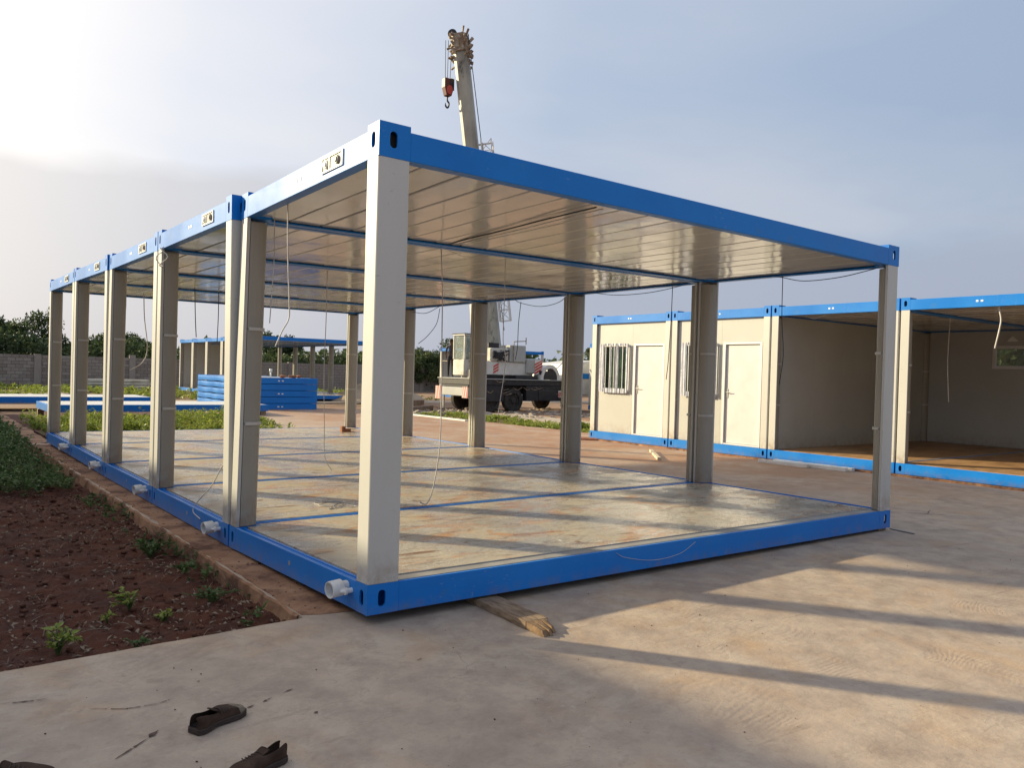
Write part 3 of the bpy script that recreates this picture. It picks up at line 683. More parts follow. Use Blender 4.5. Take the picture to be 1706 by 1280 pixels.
def module(name, label, group, loc, warp=None, ceiling='panels', floor='floor', pipe=False, socket=False, sticker=True, front=None, walls='', front_edge=False, trims=True):
    t = thing(name, label, 'container frame' if not front else 'cabin', loc, group)
    wp = (lambda p: warp(p)) if warp else None
    for sd_ in 'wesn':
        link('bottom_beam', get('bottom_beam|' + sd_, lambda: beam_mb(sd_, False), M['blue'], wp, bevel=.003), t)
        link('top_beam', get('top_beam|' + sd_, lambda: beam_mb(sd_, True), M['blue'], wp, bevel=.003), t)
    for sx in (-1, 1):
        for sy in (-1, 1):
            for top in (0, 1):
                link('corner_fitting', get('corner_fitting|%d%d%d' % (sx, sy, top), lambda: fitting_mb(sx, sy, top), M['blue'], wp, recalc=False), t)
            po = link('post', get('post|%d%d' % (sx, sy), lambda: post_mb(sx, sy), M['cream'], wp, bevel=.0015), t)
            if trims:
                for k in range(3):
                    link('corner_trim', get('corner_trim|%d%d%d' % (sx, sy, k), lambda: trim_mb(sx, sy, k), [M['trim'], M['cream']], wp), po)
    link('roof_sheet', get('roof_sheet', lambda: MB().box((.05, .05, 2.80), (L - .05, W - .05, 2.872)), [M['roof'] if not ceiling else M['seam']], wp), t)
    if ceiling == 'panels':
        x0, x1 = .084, L - .084; pw = (x1 - x0) / NPAN
        for i in range(NPAN):
            def pm():
                a = random.uniform(-.0016, .0016); b = random.uniform(-.0016, .0016); dz = random.uniform(-.0015, .0015)
                zz = 2.742 + dz
                xa, xb = x0 + i * pw + .0065, x0 + (i + 1) * pw - .0065
                ya, yb = .084, W - .084
                ny = 8; v = []; f = []
                for j in range(ny + 1):
                    y = ya + (yb - ya) * j / ny; s_ = .0018 * math.sin(j * 1.3 + i)
                    v += [(xa, y, zz + .006 + s_), (xa + .008, y, zz + a + s_), (xb - .008, y, zz + b + s_), (xb, y, zz + .006 + s_), (xb, y, zz + .03), (xa, y, zz + .03)]
                for j in range(ny):
                    for k in range(6): f.append((j * 6 + k, j * 6 + (k + 1) % 6, (j + 1) * 6 + (k + 1) % 6, (j + 1) * 6 + k))
                f += [tuple(range(6)), tuple(range(ny * 6, ny * 6 + 6))]
                return MB().add(v, f)
            link('ceiling_panel', get('ceiling_panel|%d' % i, pm, M['ceil'], wp), t)
    elif ceiling:
        link('ceiling', get('ceiling', lambda: MB().box((.06, .06, 2.742), (L - .06, W - .06, 2.77)), M['ceil'], wp), t)
    y0 = .142 if front_edge else .060
    link('floor_board', get('floor_board|%s%d' % (floor, front_edge), lambda: MB().box((.100, y0, .10), (L - .100, W - .055, BB - .001)), M[floor], wp, bevel=.002), t)
    if front_edge:
        link('floor_edging', get('floor_edging', lambda: MB().box((FX, .0285, BB - .02), (L - FX, .136, BB + .003)).box((FX, .136, BB - .02), (L - FX, .141, BB + .010)), M['galv'], wp, bevel=.001), t)
    if pipe:
        mb = MB(); c = Vector((0, .27, .125))
        ax = Vector((-1, -.12, -.06)).normalized()
        def ringed(p0, p1, ro, ri):
            n = 20; a = ax.cross(Vector((0, 0, 1))).normalized(); b = ax.cross(a)
            v = []
            for p, r in ((p0, ro), (p1, ro), (p1, ri), (p0 + (p1 - p0) * .15, ri)):
                v += [p + (a * math.cos(2 * math.pi * k / n) + b * math.sin(2 * math.pi * k / n)) * r for k in range(n)]
            f = [(q * n + k, q * n + (k + 1) % n, (q + 1) * n + (k + 1) % n, (q + 1) * n + k) for q in range(3) for k in range(n)]
            mb.add(v, f)
        ringed(c - ax * .0, c + ax * .055, .036, .030)
        ringed(c + ax * .045, c + ax * .125, .052, .045)
        mb.tube([c + Vector((0, -.07, -.012)), c + Vector((-.035, -.07, -.014))], .016, 12)
        mb.tube([c + Vector((-.035, -.07, -.014)), c + Vector((-.05, -.07, -.014))], .023, 12)
        mb.tube([c + Vector((-.07, -.055, -.014)), c + Vector((-.04, -.07, -.014))], .012, 10)
        link('drain_pipe', get('drain_pipe', lambda: mb, M['pvc'], wp, smooth=False), t)
    if socket:
        def fr():
            q = MB(); ya, yb, za, zb = .50, .80, 2.775, 2.855
            for a, b in (((-.010, ya - .015, za - .012), (.004, yb + .015, za)), ((-.010, ya - .015, zb), (.004, yb + .015, zb + .012)),
                         ((-.010, ya - .015, za), (.004, ya, zb)), ((-.010, yb, za), (.004, yb + .015, zb)), ((-.009, ya + .185, za), (.004, ya + .197, zb))): q.box(a, b)
            return q
        fo = link('socket_frame', get('socket_frame', fr, M['white'], wp, bevel=.001), t)
        link('socket_plate', get('socket_plate', lambda: MB().box((-.003, .501, 2.776), (-.0005, .799, 2.854)), M['socket'], wp), fo)
        for yy in (.57, .74):
            link('socket', get('socket|%s' % yy, lambda: MB().tube([(-.003, yy, 2.815), (-.018, yy, 2.815)], .028, 14).tube([(-.018, yy, 2.815), (-.024, yy, 2.815)], .018, 12), M['white'] if yy > .6 else M['socket'], wp), fo)
    if sticker:
        for yy in (1.18, 1.25):
            link('label_sticker', get('label_sticker|%s' % yy, lambda: MB().box((-.0022, yy, 2.800), (-.0004, yy + .036, 2.828)), M['white'], wp), t)
        if socket: link('label_sticker', get('label_sticker|b', lambda: MB().box((-.0022, 1.16, .085), (-.0004, 1.19, .115)), M['galv'], wp), t)
    # wall infill ------------------------------------------------
    if 'E' in walls: 
        for a, b in ((.152, 1.228), (1.231, W - .152)):
            link('wall_panel', get('wall_panel|E%s' % a, lambda: MB().box((L - .075, a, BB), (L - .015, b, 2.738)), M['wall'], None, bevel=.002), t)
    for c_, yy in (('N', W - .07), ('S', .012), ('n', W - .07)):
        if c_ in walls:
            for i in range(3 if c_ == 'n' else 5):
                a = FX + i * (L - 2 * FX) / 5
                link('wall_panel', get('wall_panel|%s%d' % (c_, i), lambda: MB().box((a + .001, yy, BB), (a + (L - 2 * FX) / 5 - .001, yy + .058, 2.738)), M['wall'], None, bevel=.002), t)
    if front == 'doorwin':
        x0, x1 = .058, .114
        # panel with the window (far half) and the seam, door leaf in the near half
        ya, yb, za, zb = 1.255, 2.145, 1.14, 2.22          # window opening, local y from the near post
        def wpan():
            q = MB(); a, b = 1.166, W - .150
            q.box((x0, a, BB), (x1, b, za)); q.box((x0, a, zb), (x1, b, 2.738)); q.box((x0, a, za), (x1, ya, zb)); q.box((x0, yb, za), (x1, b, zb)); return q
        link('wall_panel', get('wall_panel|win', wpan, M['wall'], None), t)
        da, db = .225, 1.055                                # door leaf
        def dpan():
            q = MB(); a, b = .150, 1.163
            q.box((x0, a, BB), (x1, da - .03, 2.738)); q.box((x0, db + .03, BB), (x1, b, 2.738)); q.box((x0, da - .03, 2.25), (x1, db + .03, 2.738)); return q
        link('wall_panel', get('wall_panel|door', dpan, M['wall'], None), t)
        dr = link('door', get('door', lambda: MB().box((.070, da + .012, BB + .035), (.105, db - .012, 2.185)), M['door'], None, bevel=.003), t)
        link('door_frame', get('door_frame', lambda: MB().box((.030, da - .045, BB + .002), (.112, da + .006, 2.245)).box((.030, db - .006, BB + .002), (.112, db + .045, 2.245)).box((.0305, da + .006, 2.195), (.112, db - .006, 2.244)).box((.034, da + .006, BB + .002), (.112, db - .006, BB + .03)), M['alu'], None, bevel=.003), dr)
        link('door_handle', get('door_handle', lambda: MB().box((.060, db - .072, 1.12), (.0695, db - .040, 1.30)).tube([(.060, db - .055, 1.23), (.026, db - .055, 1.23)], .009, 8).tube([(.026, db - .050, 1.23), (.026, db - .155, 1.232)], .008, 8), M['steel'], None), dr)
        wf = link('window', get('window', lambda: MB().box((.040, ya, za), (.110, ya + .045, zb)).box((.040, yb - .045, za), (.110, yb, zb)).box((.0405, ya + .045, za), (.110, yb - .045, za + .045)).box((.0405, ya + .045, zb - .045), (.110, yb - .045, zb)).box((.050, (ya + yb) / 2 - .02, za + .045), (.090, (ya + yb) / 2 + .02, zb - .045)), M['alu'], None, bevel=.002), t)
        for a, b in ((ya + .045, (ya + yb) / 2 - .02), ((ya + yb) / 2 + .02, yb - .045)):
            link('pane', get('pane|%s' % a, lambda: MB().box((.068, a, za + .045), (.074, b, zb - .045)), M['glass'], None), wf)
        for i in range(7):
            yy = ya + .03 + i * (yb - ya - .06) / 6
            link('window_bar', get('window_bar|%d' % i, lambda: MB().tube([(.04, yy, za + .02), (.004, yy, za + .02), (.004, yy, zb - .02), (.04, yy, zb - .02)], .010, 6), M['alu'], None), wf)
        for zz in (za + .02, zb - .02):
            link('window_bar', get('window_bar|h%s' % zz, lambda: MB().box((-.004, ya, zz - .014), (.010, yb, zz + .014)), M['alu'], None), wf)
        def wrap():
            q = MB(); random.seed(5)
            for a, b, c_, d_ in ((ya - .02, ya + .05, za - .02, zb + .02), (yb - .13, yb + .02, za - .02, zb + .02), (ya + .05, yb - .13, za - .035, za + .075), (ya + .05, yb - .13, zb - .02, zb + .03), (ya + .30, ya + .36, za + .075, zb - .02), (ya + .52, ya + .56, za + .075, zb - .02)):
                nu, nv = max(3, int((b - a) / .03)), max(3, int((d_ - c_) / .03)); v = []; f = []
                for j in range(nv + 1):
                    for i in range(nu + 1): v.append((-.012 - (.010 * math.sin(i * 2.4 + a * 9)) - random.uniform(0, .004), a + (b - a) * i / nu, c_ + (d_ - c_) * j / nv))
                for j in range(nv):
                    for i in range(nu): f.append((j * (nu + 1) + i, j * (nu + 1) + i + 1, (j + 1) * (nu + 1) + i + 1, (j + 1) * (nu + 1) + i))
                q.add(v, f)
            return q
        link('plastic_wrap', get('plastic_wrap', wrap, M['film'], None, recalc=False), wf)
    return t

# the near building: five open frames, slightly sagging as in the photograph
DL = [.030, -.0192, -.0202, -.0189, .0089, .0136]; DR = [-.0053, -.0042, -.0070, .0080, .0060, .0054]
def lerp(a, b, t): return a + (b - a) * t
LEAN = {(0, 'n'): .040, (1, 's'): -.035, (2, 'n'): .012, (3, 's'): -.012}
def mk_warp(k):
    ln, ls = LEAN.get((k, 'n'), 0), LEAN.get((k, 's'), 0)
    def w(p):
        x, y, z = p; ty = min(max(y / W, 0), 1); tx = min(max(x / L, 0), 1)
        dz = lerp(lerp(DL[k], DL[k + 1], ty), lerp(DR[k], DR[k + 1], ty), tx)
        dx = (ln * ty + ls * (1 - ty)) * (z / H) * (1 - tx)
        return (x + dx, y, z + dz)
    return w
ORD = ['open blue and cream container frame nearest the camera, grey edging along its side',
       'open container frame directly behind the nearest one, second in the row',
       'open container frame in the middle of the near row of five',
       'open container frame fourth in the near row, beyond the middle one',
       'farthest open container frame of the near row, beside the weeds']
GN = 'open frames bolted in the near row'
for k in range(5):
    module('container_frame', ORD[k], GN, (0, k * P, 0), warp=mk_warp(k), pipe=True, socket=True, front_edge=(k == 0))
# timber packers under the near frame corners
for (x, y, lab) in ((.32, .26, 'thin timber packer under the nearest corner of the near frame'), (6.0, .08, 'thin timber packer under the right front corner of the near frame'),
                    (.08, 2.48, 'thin timber packer under the first joint on the left side'), (.08, 4.97, 'thin timber packer under the second joint on the left side')):
    tag(MB().box((x - .06 if x < 1 else x - .12, y - .05, GZ + .005), (x + .1 if x < 1 else x + .03, y + .07, -.002 + (.0 if y > 1 or x > 1 else .024) - (.022 if y > 1 else .006 if x > 1 else 0))).obj('timber_packer', M['wood']), lab, 'timber', 'packers under the near frames')

# right-hand row
X2, Y2 = 11.0606, 9.9863
GR = 'modules of the right-hand row'
module('cabin_module', 'closed cream cabin at the left end of the right-hand row, window fully seen', GR, (X2, Y2 - W, .005), ceiling='flat', front='doorwin', walls='ENS', floor='plywood')
module('cabin_module', 'closed cream cabin partly hidden by the double post, second in the right-hand row', GR, (X2, Y2 - P - W, .005), ceiling='flat', front='doorwin', walls='ENS', floor='plywood')
modC = module('container_frame', 'open roofed module beside the closed cabins, small window in its back wall', GR, (X2, Y2 - 2 * P - W, .005), floor='plywood', walls='N')
module('container_frame', 'open roofed module at the right edge of the photo', GR, (X2, Y2 - 3 * P - W, .005), floor='plywood', walls='E')
module('container_frame', 'open roofed module continuing the right-hand row beyond the picture edge', GR, (X2, Y2 - 4 * P - W, .005), floor='plywood', walls='ES', ceiling='flat')
# back wall of the fourth module with its window
yy0, yy1, zz0, zz1 = .19, .90, 1.93, 2.36
q = MB(); q.box((L - .075, .152, BB), (L - .015, W - .152, zz0)).box((L - .075, .152, zz1), (L - .015, W - .152, 2.738)).box((L - .075, .152, zz0), (L - .015, yy0, zz1)).box((L - .075, yy1, zz0), (L - .015, W - .152, zz1))
q.obj('wall_panel', M['wall'], modC)
w_ = MB().box((L - .10, yy0 - .04, zz0 - .04), (L - .076, yy0 + .04, zz1 + .04)).box((L - .10, yy1 - .04, zz0 - .04), (L - .076, yy1 + .04, zz1 + .04)).box((L - .10, yy0 + .04, zz0 - .04), (L - .076, yy1 - .04, zz0 + .03)).box((L - .10, yy0 + .04, zz1 - .03), (L - .076, yy1 - .04, zz1 + .04)).obj('window', M['alu'], modC, bevel=.003)
gl = bpy.data.materials.new('clear_glass'); gl.use_nodes = True
gb = gl.node_tree.nodes['Principled BSDF']; gb.inputs['Transmission Weight'].default_value = 0.75; gb.inputs['Roughness'].default_value = .04; gb.inputs['Base Color'].default_value = (.6, .66, .62, 1); gb.inputs['IOR'].default_value = 1.1
MB().box((L - .05, yy0, zz0), (L - .044, yy1, zz1)).obj('pane', gl, w_)
MB().prism([(L - .11, .43, 2.49), (L - .11, .65, 2.49), (L - .11, .60, 2.55), (L - .11, .54, 2.605), (L - .11, .48, 2.55)], (.03, 0, 0)).obj('vent_cap', M['white'], modC)
# threshold strip between the open modules' floors
tag(MB().box((11.30, Y2 - 3 * P - .010, .166), (16.9, Y2 - 3 * P + .045, .190)).obj('joint_strip', M['galv']), 'pale metal strip covering the floor joint between the two open right-hand modules', 'joint strip')

# far building in the left middle distance, and others glimpsed behind the crane
GF = 'open modules of the far row'
FL = ['nearest module of the far row, behind the blue stack', 'second module of the far row from the near end', 'middle module of the far row', 'fourth module of the far row, towards the block wall', 'farthest module of the far row, closed by a panel wall at its end']
for k in range(5):
    module('container_frame', FL[k], GF, (11.0, 32.25 + k * P, .0), ceiling='flat', sticker=False, walls='n' if k == 4 else '')
module('container_frame', 'blue framed module showing above the crane deck, far behind the truck', 'modules behind the crane', (24.0, 34.7, 0), ceiling='flat', sticker=False, walls='N', trims=False)
module('cabin_module', 'cream cabin whose blue corner just shows past the left end of the right-hand row', 'modules behind the crane', (22.15, 19.55, 0), ceiling='flat', sticker=False, walls='ENS', trims=False, front='doorwin')
# the row on the left, outside the picture, whose roof shades the soil bed and the foreground
GL_ = 'closed cabins of the row left of the soil bed'
base = module('cabin_module', 'closed cream cabin in the unseen row left of the soil bed', GL_, (-4.28 - L, 0.4, 0), ceiling='flat', sticker=False, walls='ENS', trims=False, front='doorwin')
for k in range(1, 12):
    c = copy_tree(base); c.location = (-4.28 - L, 0.4 + k * P, 0)

# ------------------------------------------------------------------ cables
def cable(label, pts, r=.0042, m='cablew', cat='cable', grp='cables hanging from the near ceiling'):
    return tag(MB().tube(spline(pts, 6), r, 6).obj('hanging_cable', M[m], smooth=True, recalc=False), label, cat, grp)
cable('white cable hanging free just left of the nearest post', [(.12, 1.67, 2.745), (.13, 1.67, 2.36), (.15, 1.67, 2.0), (.15, 1.67, 1.86), (.10, 1.67, 1.76), (.05, 1.67, 1.64)], .005)
cable('white cable clipped down the inner side of the first joined post', [(.28, 2.30, 2.74), (.26, 2.30, 2.70), (.265, 2.30, 2.41), (.25, 2.30, 2.05), (.24, 2.30, 1.85)], .004)
cable('long white cable right of the nearest post reaching down and curling onto the floor', [(2.02, 2.5, 2.735), (2.05, 2.5, 2.31), (2.06, 2.5, 1.84), (2.07, 2.5, 1.37), (2.07, 2.5, .77), (2.01, 2.5, .36), (1.94, 2.48, .21), (1.88, 2.46, .195), (1.83, 2.45, .22)], .0055)
cable('long thin white cable hanging in front of the crane boom', [(2.86, 2.56, 2.74), (2.86, 2.56, 2.26), (2.86, 2.56, 1.82), (2.90, 2.56, 1.63), (2.85, 2.56, 1.25), (2.82, 2.56, 1.06)], .0042)
cable('thin cable hanging to the floor in front of the blue stack', [(1.96, 4.98, 2.74), (1.96, 4.98, 2.1), (1.95, 4.98, 1.44), (1.97, 4.98, .86), (1.99, 4.98, .41), (2.09, 4.98, .22)], .0045, 'cablew')
cable('short dark cable hanging over the crane engine cover', [(6.41, 6.83, 2.74), (6.37, 6.83, 2.35), (6.36, 6.83, 1.94), (6.32, 6.83, 1.73)], .006, 'cabled')
cable('dark cable hanging left of the first joined posts, the left one of two', [(1.61, 9.21, 2.74), (1.63, 9.21, 2.24), (1.65, 9.21, 1.93)], .007, 'cabled')
cable('dark cable hanging left of the first joined posts, the right one of two', [(2.15, 9.71, 2.74), (2.15, 9.71, 2.29), (2.14, 9.71, 1.88)], .007, 'cabled')
cable('white cable hanging right of the third left post', [(.31, 8.05, 2.74), (.35, 8.05, 2.37), (.33, 8.05, 1.86), (.32, 8.05, 1.36), (.34, 8.05, .77)], .006)
cable('grey looping cable hanging between the third and fourth left posts', [(1.3, 11.18, 2.74), (1.32, 11.18, 2.29), (1.38, 11.18, 1.76), (1.30, 11.18, 1.50), (1.10, 11.18, 1.36)], .008)
cable('cable swinging in from the top right corner of the fourth right post', [(6.36, 9.37, 2.74), (6.29, 9.37, 2.43), (6.09, 9.37, 2.18), (5.89, 9.37, 2.02)], .006, 'cabled')
cable('dark cable hanging in front of the cabin window', [(5.8, 2.85, 2.74), (5.79, 2.85, 2.27), (5.76, 2.85, 1.72), (5.73, 2.85, 1.47)], .005, 'cabled')
cable('dark wavy cable hanging in front of the open right-hand module', [(6.02, 1.36, 2.72), (6.03, 1.36, 2.23), (6.08, 1.36, 1.80), (6.02, 1.36, 1.45)], .005, 'cabled')
GS = 'slack cables along the right ceiling edge'
cable('slack dark cable sagging below the ceiling edge between the first and second right posts', [(6.0, 4.75, 2.75), (6.0, 4.61, 2.73), (6.0, 4.15, 2.665), (6.0, 3.69, 2.65), (6.0, 3.24, 2.67), (6.0, 2.62, 2.745)], .005, 'cabled', grp=GS)
cable('slack dark cable sagging from the right end corner of the near frame', [(6.0, 1.50, 2.73), (6.0, 1.34, 2.70), (6.0, 1.06, 2.64), (6.0, .62, 2.65), (6.0, .22, 2.71)], .005, 'cabled', grp=GS)
cable('slack dark cable sagging between the second and third right posts', [(6.0, 6.5, 2.74), (6.0, 6.3, 2.66), (6.0, 5.8, 2.58), (6.0, 5.36, 2.62), (6.0, 5.1, 2.74)], .005, 'cabled', grp=GS)
cable('slack dark cable sagging beside the fourth right post', [(6.0, 10.0, 2.73), (6.0, 9.75, 2.66), (6.0, 9.29, 2.62), (6.0, 8.8, 2.73)], .006, 'cabled', grp=GS)
cable('pale cable draped along the blue ceiling joint behind the nearest frame', [(.26, 2.40, 2.735), (.58, 2.42, 2.712), (.98, 2.45, 2.705), (1.15, 2.40, 2.712), (1.7, 2.44, 2.71), (2.0, 2.43, 2.715)], .004, grp='cables on the near ceiling')
cable('dark cable fixed across the nearest ceiling from the long beam to the first joint', [(2.03, 2.42, 2.728), (1.98, 1.9, 2.729), (1.93, 1.3, 2.727), (1.88, .7, 2.729), (1.84, .10, 2.727)], .006, 'cabled', grp='cables on the near ceiling')
cable('pale cable running beside the dark one across the nearest ceiling', [(2.10, 2.42, 2.728), (2.07, 1.9, 2.730), (2.02, 1.3, 2.727), (1.97, .7, 2.729), (1.91, .10, 2.727)], .004, 'cablew', grp='cables on the near ceiling')
cable('thin cable looped over the second ceiling right of the long white cable', [(2.14, 2.62, 2.735), (2.4, 2.75, 2.70), (2.62, 2.66, 2.69), (2.72, 2.60, 2.735)], .003, 'cablew', grp='cables on the near ceiling')
# coil at the second joint
mb = MB(); pts = []
for i in range(50):
    a = i / 49 * 2 * math.pi * 2.6; pts.append((-.02 + .03 * math.sin(i), 4.72 + .115 * math.sin(a) * (1 + .1 * math.sin(i)), 2.60 + .095 * math.cos(a)))
mb.tube([(0.03, 4.72, 2.75)] + pts, .005, 6)
tag(mb.obj('cable_coil', M['cablew'], smooth=True, recalc=False), 'small white cable coil hanging at the top of the second joint post', 'cable coil')
cable('pinkish white cable end draped over the left bottom beam by the second pipe', [(.10, 2.75, .70), (.05, 2.83, .61), (.05, 3.10, .41), (.03, 3.42, .225), (-.008, 3.45, .13), (-.008, 3.23, .09)], .0045, grp='loose cable ends')
cable('thick white cable stub hanging at the front of the right edge module', [(11.2, 1.08, 2.735), (11.2, 1.04, 2.55), (11.2, 1.05, 2.41), (11.2, 1.11, 2.09)], .013, grp='cables in the right-hand row')
cable('thin pale cable hanging deep inside the right edge module', [(13.0, 2.60, 2.735), (13.0, 2.62, 1.96), (13.0, 2.58, 1.2)], .006, grp='cables in the right-hand row')
cable('short pale cable under the front ceiling edge of the open right-hand module', [(11.2, 4.41, 2.735), (11.2, 4.22, 2.66), (11.2, 4.04, 2.70), (11.2, 3.9, 2.735)], .006, grp='cables in the right-hand row')
mb = MB(); random.seed(4); pts = [(1.18 + .30 * math.sin(i * 1.7) * .5, 2.98 + .35 * math.cos(i * 1.1) * .6, BB - .016 + .003 * (i % 3)) for i in range(16)]
mb.tube(spline(pts, 5), .003, 5); tag(mb.obj('cable_tangle', M['cablew'], smooth=True, recalc=False), 'tangled thin white cable lying on the second floor behind the nearest post', 'cable')
# wire drawn over the front of the near bottom beam
cable('thin pale wire drooping over the face of the near long bottom beam', [(2.05, -.004, .175), (2.15, -.006, .13), (2.45, -.006, .075), (2.75, -.006, .09), (2.95, -.004, .165)], .0018, grp='loose cable ends')

# ------------------------------------------------------------------ small things on the floors and yard
t = thing('timber_plank', 'weathered plank with a broken split end sticking out from under the near frame', 'plank', (0, 0, 0))
def plank(name, a, b, w, h, m, parent, z, seed, taper=1.0, seg=16):
    random.seed(seed); a = Vector(a); b = Vector(b); d = (b - a); ln = d.length; d.normalize(); s = Vector((-d.y, d.x, 0)); v = []; f = []
    for i in range(seg + 1):
        tt = i / seg; c = a + d * ln * tt; ww = w * (1 + (taper - 1) * max(0, tt - .8) / .2) * random.uniform(.96, 1.04); hh = h * random.uniform(.93, 1.05)
        for e, g_ in ((-1, 0), (1, 0), (1, 1), (-1, 1)):
            v.append(c + s * ww / 2 * e + Vector((0, 0, z + g_ * hh)) )
    for i in range(seg):
        for k in range(4): f.append((i * 4 + k, i * 4 + (k + 1) % 4, i * 4 + 4 + (k + 1) % 4, i * 4 + 4 + k))
    f += [(3, 2, 1, 0), tuple(seg * 4 + k for k in range(4))]
    return MB().add(v, f).obj(name, m, parent, bevel=.003)
plank('board', (.905, .45, 0), (.850, -.55, 0), .165, .045, M['wood'], t, GZ + .002, 3)
v = []; f = []; random.seed(9)   # split, splintered end
for k in range(6):
    x = .850 - .078 + k * .0255; v0 = Vector((x, -.545, GZ + .003)); ln = (.17, .15, .16, .12, .13, .08)[k] + random.uniform(-.01, .02)
    hh = .040 * random.uniform(.75, 1.0); tip = v0 + Vector((-.004 - .008 * random.random(), -ln, 0)); i0 = len(v)
    v += [v0, v0 + Vector((.0265, 0, 0)), v0 + Vector((.0265, 0, .044)), v0 + Vector((0, 0, .0445)), tip, tip + Vector((.023, 0, 0)), tip + Vector((.023, .03, hh * .85)), tip + Vector((0, .02, hh))]
    f += [tuple(i0 + q for q in r) for r in ((0, 3, 2, 1), (4, 5, 6, 7), (0, 1, 5, 4), (1, 2, 6, 5), (2, 3, 7, 6), (3, 0, 4, 7))]
MB().add(v, f).obj('splintered_end', M['woodf'], t)
tag(plank('timber_stick', (10.15, 7.15, 0), (9.02, 5.90, 0), .07, .05, M['woodp'], None, GZ + .002, 5), 'short pale timber stick lying on the yard before the closed cabins', 'timber')
tp = thing('plank_bundle', 'three white laths lying against the foot of the right-hand row', 'laths', (0, 0, 0))
for i, (a, b) in enumerate((((10.92, 4.75), (10.95, 3.20)), ((10.78, 4.65), (10.82, 3.25)), ((10.66, 4.9), (10.68, 3.9)))):
    plank('lath', (*a, 0), (*b, 0), .09, .06, M['whitep'], tp, GZ + .002, 20 + i)
tag(plank('steel_rod', (6.10, .02, 0), (6.05, -.26, 0), .02, .012, M['steel'], None, GZ + .002, 5, seg=4), 'short dark steel strip under the right front corner of the near frame', 'steel strip')
tag(MB().box((5.16, 11.1, .171), (5.36, 11.2, .25)).box((5.16, 11.1, .255), (5.24, 11.2, .30)).obj('wood_block', M['brick'], bevel=.006), 'small brown block on the far floor beside the fifth right post', 'block')
tag(MB().tube([(9.5, 12.6, GZ), (9.5, 12.6, .22)], .06, 14).obj('brick_stub', M['brick']), 'upright reddish brown stub standing on the yard behind the third right post', 'stub')
tag(MB().prism([(11.0, 9.6, GZ), (11.28, 9.9, GZ), (10.7, 10.6, GZ), (10.5, 10.2, GZ)], (.02, .02, .05)).obj('stone', M['brick'], bevel=.02), 'flat reddish stone on the yard before the weed strip', 'stone')
tag(MB().box((1.86, .46, .181), (1.93, .50, .196)).obj('switch_box', M['white'], bevel=.003), 'tiny white plastic clip on the nearest floor near the front edging', 'plastic clip')
mb = MB(); random.seed(6)
for i in range(46):
    x = 1.45 + random.random() * .55; y = .42 + random.random() * .22 - (x - 1.45) * .1; a = random.uniform(0, 6.3)
    leaf(mb, (x, y, BB + .0), (math.cos(a), math.sin(a), .05), (0, 0, 1), random.uniform(.02, .08), random.uniform(.004, .02))
tag(mb.obj('plastic_shreds', M['film'], recalc=False), 'shreds of clear film lying on the nearest floor', 'film scraps', kind='stuff')
# dirt smears on the foreground slab
def smear(pts, w, seed):
    random.seed(seed); pts = spline([(*p, GZ + .004) for p in pts], 10); v = []; f = []
    for i, p in enumerate(pts):
        d = (pts[min(i + 1, len(pts) - 1)] - pts[max(i - 1, 0)]).normalized(); s = Vector((-d.y, d.x, 0)); e = min(i, len(pts) - 1 - i) / len(pts) * 3
        ww = w * min(1, e + .05) * (0.35 + 1.3 * abs(noise.noise(Vector((p.x * 22, p.y * 22, seed)))))
        v += [p + s * ww, p - s * ww * random.uniform(.4, 1)]
    for i in range(len(pts) - 1):
        if random.random() < .12: continue
        f.append((2 * i, 2 * i + 1, 2 * i + 3, 2 * i + 2))
    return MB().add(v, f)
sm = MB()
for k, (pts, w) in enumerate((([(-1.85, -.12), (-1.76, -.15), (-1.67, -.17)], .006), ([(-1.55, -.38), (-1.41, -.47), (-1.27, -.49)], .005), ([(-1.56, -.95), (-1.46, -.87), (-1.40, -.82)], .010),
                    ([(-1.40, -.82), (-1.35, -.77)], .014), ([(-.99, -.76), (-.93, -.735)], .008), ([(-.90, -.73), (-.84, -.70)], .007), ([(-.78, -.675), (-.72, -.655)], .007), ([(-.75, -.97), (-.73, -.955)], .010),
                    ([(-.04, -.65), (0.0, -.63)], .012), ([(-1.28, -.49), (-1.22, -.47)], .008), ([(-1.07, -.33), (-1.05, -.32)], .009), ([(7.1, .75), (7.5, .3), (7.75, -.05)], .012), ([(7.5, .3), (7.9, .45)], .012))):
    s_ = smear(pts, w, k); sm.add(s_.v, s_.f)
tag(sm.obj('dirt_smears', M['smear'], recalc=False), 'short dark scrapes of dried mud on the foreground concrete', 'dirt', kind='stuff')

